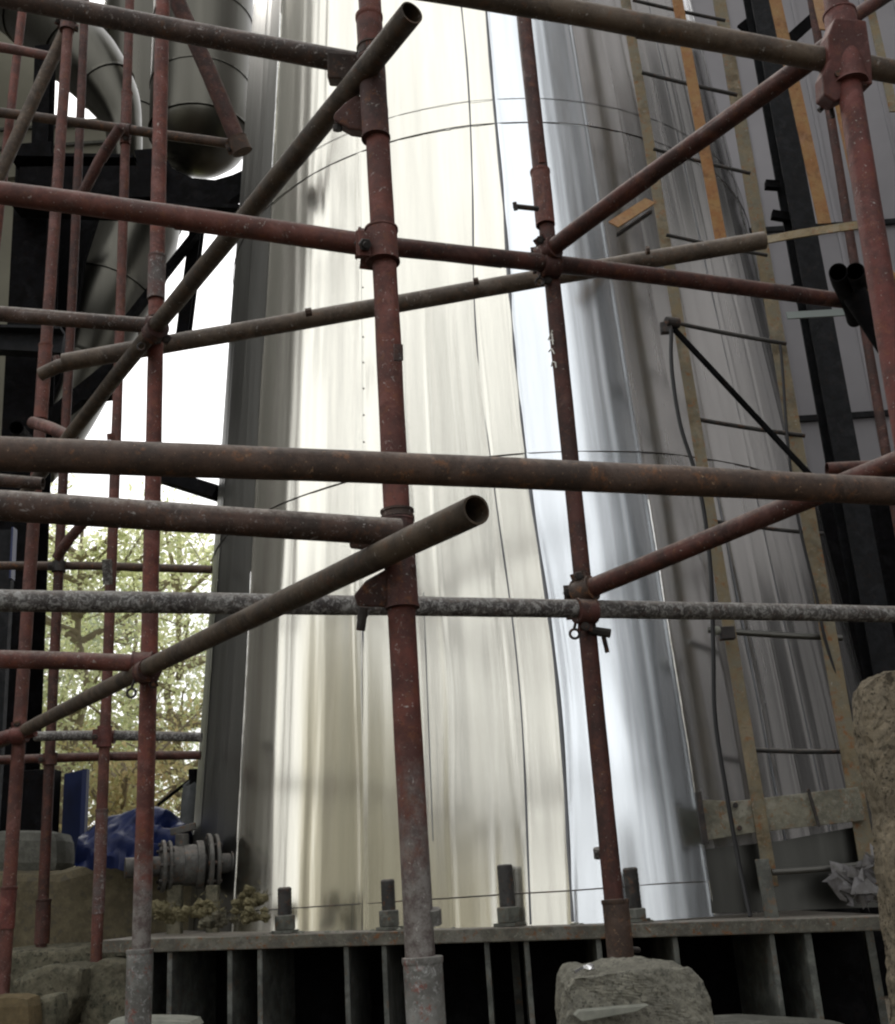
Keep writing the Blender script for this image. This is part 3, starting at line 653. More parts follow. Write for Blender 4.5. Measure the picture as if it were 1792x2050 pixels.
# ------------------------------------------------------------------ caged ladder
lad = thing('caged_ladder', 'tall rusty caged ladder with dark rungs fixed up the right side of the column', 'ladder', at(1540, 1800, 4.35))
def flat(u0, v0, u1, v1, Y0, Y1, wid, th, mat, name, root=lad, ext=0.0):
    a, b = at(u0, v0, Y0), at(u1, v1, Y1); d = (a-b).normalized(); a = a + d*ext
    mb = MB(); N = 10
    sd_ = d.cross(Vector((0, -1, 0))).normalized(); up = sd_.cross(d)
    for i in range(N):
        p = b.lerp(a, i/N); q = b.lerp(a, (i+1)/N); mb.bar(p, q, wid, th, up=up)
    # L-section: a second leg turned back from the outer edge
    return mb, a, b, sd_, up
def angle_bar(*k, leg=.03, **kw):
    mb, a, b, sd_, up = flat(*k[:7], k[7], k[8], k[9], **kw)
    mb2 = MB(); wid, th = k[6], k[7]
    mb2.bar(b, a, wid, th, up=up)
    s = 1
    mb2.bar(b + sd_*s*(wid/2-th/2) - up*(leg/2+th/2), a + sd_*s*(wid/2-th/2) - up*(leg/2+th/2), th, leg, up=up)
    return part(k[9], mb2, M[k[8]], kw.get('root', lad), bevel=.0015)
angle_bar(1252, 0, 1545, 1775, 4.62, 4.36, .050, .008, 'ochre', 'stile', ext=1.5)
angle_bar(1440, 0, 1745, 1770, 4.72, 4.40, .066, .008, 'ochre', 'stile', ext=1.5)
for (u0, v0, u1, v1, r) in ((1273, 0, 1446, 41, .009), (1291, 145, 1470, 190, .010), (1314, 298, 1496, 347, .009), (1340, 470, 1530, 511, .009), (1366, 648, 1568, 688, .010),
                           (1400, 839, 1605, 872, .010), (1433, 1043, 1642, 1069, .009), (1423, 1261, 1679, 1277, .013), (1503, 1501, 1711, 1504, .010), (1551, 1746, 1751, 1727, .012)):
    mb = MB(); YR = 4.36 if v0 == 1746 else 4.50; a, b = at(u0-6, v0, YR), at(u1+6, v1, YR+.03)
    mb.tube([a.lerp(b, i/8) + Vector((0, 0, -.004*math.sin(math.pi*i/8))) for i in range(9)], r, 10)
    part('rung', mb, M['rungs'] if v0 not in (1261, 1746) else M['alu'], lad, smooth=True)
for (u0, v0, u1, v1, wd, mt) in ((1356, 0, 1444, 484, .046, 'orange'), (1552, 0, 1651, 448, .052, 'orange'), (1668, 150, 1756, 556, .040, 'orange'), (1739, 0, 1790, 224, .036, 'ochre'), (1638, 0, 1652, 60, .045, 'orange')):
    mb, a, b, sd_, up = flat(u0, v0, u1, v1, 4.0, 3.9, wd, .006, mt, 'cage_bar', ext=1.4 if v0 == 0 else 0)
    part('cage_bar', mb, M[mt], lad)
pts = [at(u, v, Y) for u, v, Y in ((1440, 492, 4.02), (1526, 482, 3.90), (1600, 468, 3.84), (1680, 456, 3.80), (1742, 448, 3.80))]
mb = MB()
for i in range(len(pts)-1): mb.bar(pts[i], pts[i+1] + (pts[i+1]-pts[i])*.01, .040, .006, up=(0, -1, .2))
part('cage_hoop', mb, M['ochre'], lad)
mb = MB(); mb.bar(at(1228, 450, 4.3), at(1302, 402, 4.4), .055, .006, up=(0, -1, .3)); part('wall_bracket', mb, M['orange'], lad)
mb = MB(); mb.bar(at(1236, 470, 4.32), at(1304, 424, 4.42), .008, .02, up=(0, -1, .3)); part('wall_bracket', mb, M['bolt'], lad)
mb = MB(); mb.bar(at(1575, 632, 4.3), at(1694, 625, 4.3), .036, .006, up=(0, -1, .2)); part('stay_bar', mb, M['palegreen'], lad)
mb = MB(); mb.tube([at(1346, 655, 4.36), at(1632, 962, 4.36)], .0125, 12); part('diagonal_brace', mb, M['black'], lad, smooth=True)
mb = MB(); c = at(1345, 648, 4.36); mb.tube([c + Vector((-.03, -.02, 0)), c + Vector((.03, 0, 0))], .024, 12); mb.bar(c + Vector((-.03, -.01, -.05)), c + Vector((-.03, -.01, .0)), .05, .03); part('stile_clamp', mb, M['bolt'], lad, bevel=.003)
mb = MB(); c = at(1455, 1268, 4.34); mb.bar(c + Vector((-.03, 0, 0)), c + Vector((.03, 0, 0)), .05, .04); part('stile_clamp', mb, M['bolt'], lad, bevel=.003)
mb = MB(); c = at(1435, 1262, 4.32); mb.ball(c, .018, 10, 6); part('end_cap', mb, M['paleobj'], lad, smooth=True)
for (u, v) in ((1460, 423), (1570, 430)): pass
mb = MB(); mb.prism([at(1396, 1600, 4.38), at(1470, 1604, 4.38), at(1718, 1575, 4.38), at(1735, 1642, 4.38), at(1500, 1668, 4.38), at(1408, 1684, 4.38)], (0, .012, 0)); gp = part('guard_plate', mb, M['beige'], lad, bevel=.002)
for (u, v) in ((1472, 1612), (1480, 1658)):
    mb = MB(); c = at(u, v, 4.375); mb.tube([c, c + Vector((0, -.006, 0))], .010, 10); part('bolt', mb, M['bolt'], gp)
mb = MB(); mb.bar(at(1397, 1586, 4.36), at(1412, 1690, 4.36), .022, .02); part('edge_strip', mb, M['bolt'], lad)
mb = MB(); mb.bar(at(1618, 1580, 4.36), at(1640, 1655, 4.36), .010, .01); part('edge_strip', mb, M['bolt'], lad)
mb = MB(); mb.bar(at(1525, 1720, 4.34), at(1548, 1850, 4.30), .05, .012); part('foot_plate', mb, M['green'], lad, bevel=.002)
# dark sheet added for the column cladding's dark reflection at the ladder's foot
mb = MB(); mb.prism([at(1412, 1700, 4.48), at(1560, 1684, 4.48), at(1740, 1650, 4.48), at(1790, 1815, 4.46), at(1425, 1828, 4.46)], (0, .01, 0)); part('dark_reflection_sheet', mb, M['ss_dark2'], lad)

def cable(label, pts, r):
    P = []
    for i in range(len(pts)-1):
        a, b = pts[i], pts[i+1]
        pm = pts[max(i-1, 0)]; pn = pts[min(i+2, len(pts)-1)]
        for k_ in range(6):
            t = k_/6
            P.append(tuple(.5*((2*a[j]) + (-pm[j]+b[j])*t + (2*pm[j]-5*a[j]+4*b[j]-pn[j])*t*t + (-pm[j]+3*a[j]-3*b[j]+pn[j])*t**3) for j in range(3)))
    P.append(pts[-1]); mb = MB(); q = [at(*p) for p in P]; mb.tube(q, r, 8)
    tag(make('cable', mb, M['cable'], org=q[-1], smooth=True), label, 'cable')
cable('long slack black cable hanging beside the left stile of the ladder down to the ledge', [(1344, 660, 4.3), (1345, 740, 4.3), (1362, 850, 4.3), (1392, 945, 4.3), (1412, 1040, 4.3), (1424, 1160, 4.3), (1428, 1300, 4.3), (1432, 1440, 4.3), (1455, 1590, 4.28), (1478, 1720, 4.26), (1502, 1835, 4.2)], .0085)
cable('shorter black cable hanging inside the right stile of the ladder', [(1562, 690, 4.46), (1567, 745, 4.46), (1575, 860, 4.46), (1588, 980, 4.46), (1605, 1073, 4.46), (1636, 1200, 4.46), (1652, 1280, 4.46), (1690, 1404, 4.46)], .0065)

# ------------------------------------------------------------------ dark steel column, walls and buildings
def upright(label, u0, v0, u1, v1, Y, fl, mat, foot=0.0, up=2.0, name='steel_column'):
    a, b = at(u0, v0, Y), at(u1, v1, Y); d = (b-a).normalized(); b = b + d*((b.z-foot)/-d.z); a = a - d*up
    root = thing(name, label, 'steel column', b)
    h = fl*.5
    mb = MB(); mb.bar(b, a, fl, .012); part('front_flange', mb, M[mat], root)
    off = Vector((0, fl, 0)); mb = MB(); mb.bar(b+off, a+off, fl, .012); part('rear_flange', mb, M[mat], root)
    mb = MB(); mb.bar(b+off/2, a+off/2, .010, fl-.014); part('web', mb, M['black'], root)
    return root
upright('charcoal I section steel column behind the ladder, leaning in the view', 1526, 0, 1694, 909, 5.6, .135, 'char')
st = thing('knee_brace', 'dark gusset arms branching from the charcoal column near the top right', 'brace', at(1500, 60, 5.7))
mb = MB(); mb.bar(at(1540, 20, 5.75), at(1488, 62, 5.75), .10, .02); mb.bar(at(1570, 90, 5.75), at(1680, -10, 5.75), .07, .02); part('arm', mb, M['black'], st)
mb = MB(); mb.bar(at(1560, 372, 5.7), at(1532, 370, 5.7), .05, .04); part('cleat', mb, M['black'], st)
mb = MB(); mb.bar(at(1580, 436, 5.7), at(1545, 430, 5.7), .05, .04); part('cleat', mb, M['black'], st)
mb = MB(); mb.bar(at(1650, 575, 5.75), at(1590, 590, 5.75), .12, .03); part('cleat', mb, M['black'], st)
# grey wall behind, and the tall shed along the right
def wallbox(name, label, cat, x0, x1, y0, y1, z1, mat, seams_x=None, trim='char'):
    root = thing(name, label, cat, ((x0+x1)/2, y0, 0))
    mb = MB(); mb.box((x0, y0, -.05), (x1, y1, z1)); part('wall', mb, M[mat], root)
    return root
R1 = wallbox('grey_shed', 'tall grey sheet clad shed seen behind the charcoal column at the right', 'shed', 2.55, 9.0, 8.6, 14, 9.5, 'lilac')
for i in range(20):
    mb = MB(); x = 2.6 + i*.32; mb.box((x, 8.585, 0), (x+.03, 8.5985, 9.5)); part('sheet_rib', mb, M['lilac'], R1)
for z in (2.6, 4.3, 6.1):
    mb = MB(); mb.box((2.55, 8.56, z), (9.0, 8.584, z+.05)); part('flashing', mb, M['char'], R1)
mb = MB(); mb.box((2.45, 8.2, -.05), (4.5, 8.5, 3.55)); mb2 = mb; part('dark_opening', mb, M['black'], R1)
R2 = wallbox('side_building', 'long grey building standing along the right of the yard', 'building', 5.0, 11, -1.3, 8.2, 15.0, 'drab')
for i in range(8):
    zz = 0 if i < 4 else 5.5
    y = .5 + (i % 4)*1.9; mb = MB(); mb.box((4.97, y, 1.0+zz), (4.999, y+1.2, 3.2+zz)); wn = part('window', mb, M['char'], R2)
    mb = MB(); mb.box((4.95, y-.05, .94+zz), (4.99, y+1.25, .998+zz)); part('sill', mb, M['paleobj'], wn)
mb = MB(); mb.box((4.6, -1.9, -.05), (5.6, -1.34, 15.0)); mb.box((4.8, -1.29, -.05), (4.99, .2, 15.0)); part('reflection_pier', mb, M['char'], R2)  # unseen dark pier added to put a dark band in the column's reflection
mb = MB(); mb.box((4.85, -1.4, 15.0), (11.1, 8.3, 15.25)); part('roof', mb, M['char'], R2)
# pale green panel glimpsed at the top of the column's right side
# cream building with black steel frame, left
xl = at(34, 900, 9.6).x; xr = at(242, 300, 9.6).x; zt = at(150, 246, 9.6).z; zb = at(150, 352, 9.6).z
LBd = thing('cream_building', 'cream walled plant building with a jutting upper storey behind black steel framing', 'building', (-6, 9.6, 0))
def wallprism(x, y0, z0, z1, dy=2.5):
    mb = MB(); xb = x*(y0+dy)/y0 - .4; mb.hexa([(-13, y0, z0), (x, y0, z0), (xb, y0+dy, z0), (-15, y0+dy, z0), (-13, y0, z1), (x, y0, z1), (xb, y0+dy, z1), (-15, y0+dy, z1)]); return mb
part('wall', wallprism(xl, 9.6, -.05, zb-.002), M['cream'], LBd)
part('upper_storey', wallprism(xr, 9.55, zb, zt), M['cream'], LBd)
part('upper_storey', wallprism(at(100, 200, 9.6).x, 9.55, zt+.002, zt+2.5), M['cream'], LBd)
for v in (262, 300):
    z = at(60, v, 9.6).z; mb = MB(); mb.box((-9.5, 9.52, z-.03), (xr, 9.548, z)); part('string_course', mb, M['block'], LBd)
BK = thing('yard_building', 'pale cream building closing the yard behind the viewer', 'building', (-6, -9, 0))
mb = MB(); mb.box((-30, -19, -.05), (-6.2, -15, 4.4)); part('wall', mb, M['brightcream'], BK)
mb = MB(); mb.box((-19, -14.9, -.05), (-12.5, 1.5, 6.6)); part('wing', mb, M['brightcream'], BK)
mb = MB(); mb.box((-30.3, -19.2, 4.4), (-5.9, -14.7, 4.6)); part('roof', mb, M['conc'], BK)
for i in range(5):
    mb = MB(); mb.box((-28+i*4.1, -14.998, 1.0), (-26.5+i*4.1, -14.97, 2.5)); part('window', mb, M['char'], BK)
LB2 = wallbox('silo_house', 'tall dark shed along the left of the yard beyond the picture edge', 'shed', -9.0, -5.2, 4.9, 12.0, 13.0, 'darkshed')
for i in range(9):
    mb = MB(); mb.box((-5.195, 4.95+i*.5, 0), (-5.15, 5.1+i*.5, 13.0)); part('sheet_rib', mb, M['drab'], LB2)
RK = thing('reflection_rack', 'unseen dark post rack added behind the viewer to streak the column reflections', 'added rack', (-4, -6, 0))  # out of view, added only for dark streaks mirrored in the cladding
for (x, y, wd, h) in ((-14.5, -4.5, .5, 10), (-11.6, -6, .35, 11), (-8.2, -6, .5, 12), (-6.3, -6.4, .35, 12), (-4.4, -6, .42, 12), (-2.1, -6.2, .34, 12), (.3, -6, .2, 12), (-9.6, -1.5, .25, 9), (-8.4, .6, .22, 9)):
    mb = MB(); mb.bar((x, y, 0), (x, y, h), wd, wd*.7); part('post', mb, M['char'], RK)
for z, wd in ((3.4, .5), (7.4, .7)):
    mb = MB(); mb.bar((-15, -5.6, z), (.4, -5.6, z), .14, wd); part('beam', mb, M['char'], RK)
upright('thick black steel column at the left edge in front of the cream wall', 66, 330, 40, 880, 7.2, .26, 'black', up=.2)
upright('slim black steel column against the cream wall near the top left corner', 85, 110, 78, 330, 7.6, .13, 'black', up=.1, foot=3.0)
upright('slim black steel column right of the diagonal duct, against the sky', 386, 500, 364, 672, 7.4, .09, 'black', up=.5, foot=at(364, 672, 7.4).z)
bm = thing('steel_beam', 'black steel cross beam carrying the round bottomed duct', 'beam', at(270, 370, 7.1))
mb = MB(); mb.bar(at(40, 374, 7.1), at(330, 372, 7.0), .27, .12); part('web', mb, M['black'], bm)
mb = MB(); mb.bar(at(30, 415, 7.05), at(500, 431, 6.85), .03, .22); mb.bar(at(30, 326, 7.1), at(275, 330, 7.1), .03, .22); part('flange', mb, M['black'], bm)
mb = MB(); mb.prism([at(268, 300, 7.0), at(322, 296, 7.0), at(345, 336, 7.0), at(385, 356, 7.0), at(430, 360, 7.0), at(465, 350, 7.0), at(498, 335, 7.0), at(498, 384, 7.0), at(478, 388, 7.0), at(430, 424, 7.0), at(300, 424, 7.0)], (0, .1, 0)); part('saddle_plate', mb, M['black'], bm)
b2 = thing('steel_beam', 'black diagonal beam end between the two thick rails at the column edge', 'beam', at(380, 975, 6.0))
mb = MB(); mb.bar(at(300, 945, 6.0), at(436, 988, 5.9), .075, .08); part('web', mb, M['black'], b2)
b3 = thing('steel_beam', 'black level beam with cleats behind the steep tube at the left edge', 'beam', at(60, 690, 7.0))
mb = MB(); mb.bar(at(-60, 684, 6.9), at(130, 694, 6.9), .14, .1); mb.bar(at(-60, 662, 6.86), at(130, 668, 6.86), .02, .18); part('web', mb, M['char'], b3)
b4 = thing('steel_beam', 'black sloping beam under the diagonal duct', 'beam', at(200, 760, 7.4))
mb = MB(); mb.bar(at(392, 470, 7.35), at(250, 650, 7.35), .045, .08); mb.bar(at(250, 720, 7.2), at(90, 850, 7.2), .11, .08); mb.bar(at(230, 790, 7.2), at(160, 800, 7.2), .05, .08); part('web', mb, M['black'], b4)

# ducts
fs_ = thing('far_stack', 'wide dull grey stack standing behind the elbow duct at the upper left', 'stack', at(275, 330, 10.2))
a, b = at(262, 380, 10.2), at(272, -60, 10.2); d = (b-a).normalized(); mb = MB(); mb.tube([a, b + d*2], .34, 30); part('stack_shell', mb, M['duct'], fs_, smooth=True)
for k_ in (.9, 1.9, 2.9):
    mb = MB(); mb.tube([a + d*k_, a + d*(k_+.03)], .352, 30); part('band', mb, M['duct'], fs_)
pp = thing('black_panel', 'black sheet panel between slim poles left of the diagonal duct', 'panel', at(120, 640, 7.9))
mb = MB(); mb.prism([at(28, 420, 7.9), at(200, 420, 7.9), at(168, 520, 7.9), at(150, 650, 7.9), at(118, 760, 7.9), at(60, 872, 7.9), at(10, 872, 7.9)], (0, .05, 0)); part('sheet', mb, M['black'], pp)
mb = MB(); mb.bar(at(90, 425, 7.85), at(70, 860, 7.85), .05, .05); part('stiffener', mb, M['char'], pp)
def spline_tube(pts, rs, n=28, seg=8):
    P = []; Rr = []
    for i in range(len(pts)-1):
        a, b = pts[i], pts[i+1]; pm = pts[max(i-1, 0)]; pn = pts[min(i+2, len(pts)-1)]
        for k_ in range(seg):
            t = k_/seg; P.append(.5*((2*a) + (-pm+b)*t + (2*pm-5*a+4*b-pn)*t*t + (-pm+3*a-3*b+pn)*t**3)); Rr.append(rs[i]*(1-t)+rs[i+1]*t)
    P.append(pts[-1]); Rr.append(rs[-1]); mb = MB(); mb.tube(P, Rr, n); return mb, P, Rr
d1 = thing('elbow_duct', 'grey sheet metal duct curving down from the top left corner', 'duct', at(215, 300, 8.2))
pts = [at(-160, -150, 8.4), at(-20, -40, 8.3), at(95, 45, 8.2), at(172, 122, 8.1), at(222, 190, 8.1), at(246, 250, 8.1), at(252, 330, 8.1)]
mb, P, Rr = spline_tube(pts, [.33, .33, .325, .31, .24, .16, .13]); part('duct_body', mb, M['duct'], d1, smooth=True)
for i in (14, 22, 30):
    t = (P[i+1]-P[i]).normalized(); mb = MB(); mb.tube([P[i]-t*.012, P[i]+t*.012], Rr[i]+.012, 28); part('flange_ring', mb, M['duct'], d1)
d2 = thing('upright_duct', 'wide upright metal duct with rounded bottom beside the top left of the column', 'duct', at(400, 350, 7.6))
a, b = at(402, 268, 7.7), at(410, -40, 7.7); d = (b-a).normalized()
mb = MB(); pr_ = [(-.36, .02), (-.34, .10), (-.28, .19), (-.18, .28), (-.06, .345), (0, .355), (.3, .36), (.6, .36), (1.0, .36), (1.8, .36), (2.6, .36), (3.4, .36)]
mb.tube([a + d*z for z, r in pr_], [r*1.16 for z, r in pr_], 36); part('duct_body', mb, M['duct'], d2, smooth=True)
for z in (-.03, .42, 1.1, 1.8):
    mb = MB(); mb.tube([a+d*z, a+d*(z+.018)], .366*1.16, 36); part('seam_ring', mb, M['duct'], d2)
d3 = thing('diagonal_duct', 'stout grey duct slanting down left behind the slim poles', 'duct', at(150, 830, 8.0))
mb, P, Rr = spline_tube([at(320, 340, 8.6), at(275, 470, 8.6), at(222, 590, 8.5), at(170, 700, 8.4), at(110, 840, 8.3), at(60, 940, 8.2)], [.26, .36, .40, .36, .28, .20]); part('duct_body', mb, M['duct'], d3, smooth=True)
for i in (6, 16, 26):
    t = (P[i+1]-P[i]).normalized(); mb = MB(); mb.tube([P[i]-t*.01, P[i]+t*.01], Rr[i]+.01, 28); part('flange_ring', mb, M['duct'], d3)

# ------------------------------------------------------------------ valve on the column's foot
vc = at(476, 1727, 5.12); ve = at(250, 1738, 4.95); ax = (ve-vc).normalized()
val = thing('gate_valve', 'grey flanged valve and pipe sticking out of the foot of the column at the left', 'valve', at(380, 1800, 5.0))
def disc(u0, r, w_, mat='cast', name='flange', n=26, parent=None):
    t = (476-u0)/(476-250); c = vc.lerp(ve, t); mb = MB(); mb.tube([c, c+ax*.003, c+ax*(w_-.003), c+ax*w_], [r-.003, r, r, r-.003], n); return part(name, mb, M[mat], parent or val, smooth=True)
mb = MB(); mb.tube([vc - ax*.2, ve], .042, 22); part('pipe', mb, M['cast'], val, smooth=True)
disc(434, .125, .016); disc(420, .128, .018); disc(404, .10, .03); disc(392, .085, .06, name='valve_body'); disc(366, .082, .10, name='valve_body'); disc(340, .105, .014); disc(328, .108, .016); disc(470, .06, .02)
f = disc(300, .09, .02)
for j in range(8):
    an = 2*math.pi*j/8; sx = ax.cross(Vector((0, 0, 1))).normalized(); sy = sx.cross(ax)
    for u0 in (438, 343):
        c = vc.lerp(ve, (476-u0)/226) + (sx*math.cos(an)+sy*math.sin(an))*(.105 if u0 > 400 else .088)
        mb = MB(); mb.tube([c, c+ax*.06], .009, 6); part('flange_bolt', mb, M['bolt'], val)
c = vc.lerp(ve, (476-362)/226); mb = MB(); mb.tube([c+Vector((0,0,.07)), c+Vector((0,0,.13))], .03, 12); mb.bar(c+Vector((-.05,0,.14)), c+Vector((.06,0,.16)), .03, .02); part('bonnet', mb, M['cast'], val, bevel=.003)
mb = MB(); q = at(350, 1850, 5.0); mb.bar((q.x, 5.0, q.z-.2), (q.x, 5.0, c.z-.08), .06, .05); mb.bar((q.x+.16, 5.0, q.z-.2), (q.x+.16, 5.0, c.z-.09), .05, .05); part('stand', mb, M['stone'], val, bevel=.004)

# ------------------------------------------------------------------ masonry, stones, bricks
def lump(name, label, cat, mat, poly, Y, depth, seed, group=None, sub=3, rough=.02, smo=3):
    """a stone: an outline at its distance Y with a real depth, subdivided and roughened"""
    import bmesh
    pts = [at(u, v, Y) for u, v in poly]; cx = sum((p for p in pts), Vector())/len(pts)
    bm_ = bmesh.new(); fr = [bm_.verts.new(p - cx) for p in pts]; bk = [bm_.verts.new(p - cx + Vector((0, depth, 0))) for p in pts]
    n_ = len(fr); bm_.faces.new(fr); bm_.faces.new(bk[::-1])
    for i in range(n_): bm_.faces.new((fr[i], bk[i], bk[(i+1) % n_], fr[(i+1) % n_]))
    bmesh.ops.recalc_face_normals(bm_, faces=bm_.faces)
    bmesh.ops.triangulate(bm_, faces=[f for f in bm_.faces if len(f.verts) > 4])
    for _ in range(sub): bmesh.ops.subdivide_edges(bm_, edges=[e for e in bm_.edges if e.calc_length() > (.012 if sub > 5 else .025)], cuts=1, use_grid_fill=True)
    for _ in range(smo): bmesh.ops.smooth_vert(bm_, verts=bm_.verts, factor=.5, use_axis_x=True, use_axis_y=True, use_axis_z=True)
    bm_.normal_update()
    for v in bm_.verts:
        q = v.co*9 + Vector((seed*3.3, 0, 0))
        v.co += v.normal*(noise.noise(q*.6)*rough*1.6 + noise.noise(q*3.1)*rough*.6 + noise.noise(q*9)*rough*.4)
    me = bpy.data.meshes.new(name); bm_.to_mesh(me); bm_.free(); me.materials.append(M[mat])
    o = bpy.data.objects.new(name, me); C.objects.link(o); o.location = cx; return tag(o, label, cat, group)
lump('granite_block', 'rough speckled granite block with a rounded shoulder at the bottom right of centre', 'stone block', 'granite',
     [(1134, 2420), (1130, 1974), (1148, 1952), (1270, 1944), (1385, 1943), (1412, 1962), (1428, 2006), (1440, 2080), (1446, 2420)], 2.35, .24, 1, sub=6, rough=.011, smo=2)
mb = MB(); mb.prism([at(1150, 2034, 2.30), (at(1160, 2024, 2.30)), at(1235, 2017, 2.30), at(1300, 2012, 2.30), at(1275, 2026, 2.30), at(1165, 2046, 2.30)], (0, .04, 0))
tag(make('wood_wedge', mb, M['paleobj'], org=at(1150, 2050, 2.3), bevel=.002), 'pale pointed wedge stuck on the face of the granite block', 'wedge')
mb = MB(); mb.ball(at(1178, 1937, 2.42), .0085, 12, 8, (1.6, 1, .8), .5, 3); mb.bar(at(1150, 1946, 2.40), at(1172, 1934, 2.42), .005, .003)
tag(make('foil_scrap', mb, flat_mat('bright_foil', (.9, .9, .9), None, .25, 20, metal=1), org=at(1165, 1940, 2.4), smooth=True), 'tiny shiny foil scrap on top of the granite block', 'scrap')
lump('stone_pillar', 'tall rough buff granite pillar leaning at the right edge', 'stone pillar', 'graniteb',
     [(1870, 2500), (1812, 2500), (1808, 2030), (1794, 1830), (1778, 1700), (1766, 1600), (1746, 1470), (1734, 1372), (1752, 1348), (1790, 1336), (1830, 1328), (1880, 1326), (1930, 1335), (1990, 2500)], 2.9, .12, 2, sub=5, rough=.014, smo=1)
# concrete plinth and grey block behind the poles
def pbox(name, label, cat, mat, poly, Y, depth, seed, **k): return lump(name, label, cat, mat, poly, Y, depth, seed, **k)
pbox('concrete_plinth', 'long stained concrete plinth behind the left poles under the tarpaulin', 'plinth', 'conc',
     [(-120, 1745), (110, 1742), (180, 1722), (310, 1718), (420, 1776), (420, 2080), (-120, 2080)], 5.6, 1.2, 3, sub=4, rough=.006)
pbox('concrete_slab', 'lower mossy slab edge in front of the stained plinth', 'slab', 'stone',
     [(-60, 1905), (120, 1898), (200, 1888), (285, 1892), (285, 2080), (-60, 2080)], 4.95, .6, 4, sub=4, rough=.008)
pbox('concrete_block', 'grey concrete block on the plinth left of the dark blue board', 'block', 'block',
     [(-40, 1658), (122, 1660), (122, 1750), (-40, 1752)], 5.7, .3, 5, sub=2, rough=.004)
pbox('rubble_stone', 'large mossy stone at the lower left between two pole feet', 'stone', 'stone', [(40, 1950), (100, 1930), (165, 1938), (160, 2000), (120, 2060), (30, 2090)], 4.2, .35, 6, group='rubble stones', rough=.008)
pbox('rubble_stone', 'upright flat grey stone beside the grey pole foot at the lower left', 'stone', 'stone', [(165, 1940), (200, 1918), (245, 1926), (262, 2000), (255, 2090), (150, 2090), (158, 2010)], 4.3, .3, 7, group='rubble stones', rough=.008)
pbox('rubble_stone', 'dark low stone in the bottom left corner behind the buff brick', 'stone', 'stone', [(20, 1960), (50, 1952), (70, 2010), (20, 2040)], 4.5, .3, 8, group='rubble stones', rough=.008)
pbox('buff_brick', 'buff brick in the bottom left corner', 'brick', 'brick', [(-40, 1992), (62, 1990), (64, 2090), (-40, 2090)], 3.5, .12, 9, sub=2, rough=.003)
pbox('dark_brick', 'dark brick beside the buff one at the bottom left', 'brick', 'stone', [(66, 1996), (112, 1990), (118, 2040), (104, 2090), (66, 2090)], 3.6, .12, 10, sub=2, rough=.004)
pbox('pale_slab', 'pale thin slab across the bottom left beneath the grey pole foot', 'slab', 'paleobj', [(200, 2040), (390, 2042), (392, 2075), (190, 2075)], 3.3, .2, 11, sub=2, rough=.003)
pbox('rough_plank', 'pale board lying along the bottom right corner', 'board', 'block', [(1395, 2044), (1500, 2040), (1720, 2052), (1720, 2080), (1395, 2080)], 3.4, .2, 12, sub=2, rough=.003)
# fine cement lumps and moss on the ledge
def clump(label, u, v, Y, s, seed, mat='moss', cat='rubble'):
    c = at(u, v, Y); mb = MB(); r_ = random.Random(seed)
    for i in range(14):
        q = c + Vector((r_.gauss(0, s*.55), r_.gauss(0, s*.4), abs(r_.gauss(0, s*.4)))); mb.ball(q, s*r_.uniform(.25, .5), 9, 6, (1, 1, .8), .7, r_.random()*50)
    for i in range(70):
        q = c + Vector((r_.gauss(0, s*.7), r_.gauss(0, s*.5), abs(r_.gauss(0, s*.5)))); d_ = Vector((r_.gauss(0, 1), r_.gauss(0, 1), r_.uniform(.2, 1.4))).normalized()*s*r_.uniform(.2, .6)
        e = d_.cross(Vector((r_.random(), 1, r_.random()))).normalized()*s*.06; mb.add([q-e, q+e, q+d_], [(0, 1, 2)])
    tag(make('rubble_clump', mb, M[mat], org=c, smooth=False), label, cat, 'crumbly rubble clumps on the ledge')
clump('upright pale yellow rubble clump on the ledge left of the first anchor bolt', 498, 1808, 4.5, .050, 1)
clump('low crumbly rubble clump lying on the ledge beside the upright pale yellow one', 500, 1842, 4.4, .045, 2)
clump('darkest crumbly rubble clump below the valve, nearest the grey footed pole', 345, 1842, 4.75, .065, 3)
clump('crumbly rubble clump below the valve, right of the darkest one', 405, 1830, 4.7, .055, 4)
clump('grey dusty crumbly rubble clump in front of the left end of the ledge', 440, 1850, 4.5, .050, 5, 'stone')
# crumpled wrap at the ladder foot
c = at(1715, 1765, 4.30); mb = MB(); r_ = random.Random(9)
for i in range(26):
    a_ = c + Vector((r_.uniform(-.09, .09), r_.uniform(-.05, .03), r_.uniform(-.07, .08)))
    mb.add([a_, a_ + Vector((r_.uniform(-.07, .07), r_.uniform(-.03, .03), r_.uniform(-.06, .06))), a_ + Vector((r_.uniform(-.07, .07), r_.uniform(-.04, .04), r_.uniform(-.06, .06))), a_ + Vector((r_.uniform(-.04, .04), .01, r_.uniform(-.05, .05)))], [(0, 1, 2), (0, 2, 3)])
mb.ball(c + Vector((0, .03, -.01)), .05, 10, 7, (1.3, .6, 1), .8, 4)
tag(make('crumpled_wrap', mb, M['foil'], org=c), 'crumpled pale plastic wrap stuffed at the foot of the ladder', 'wrap')

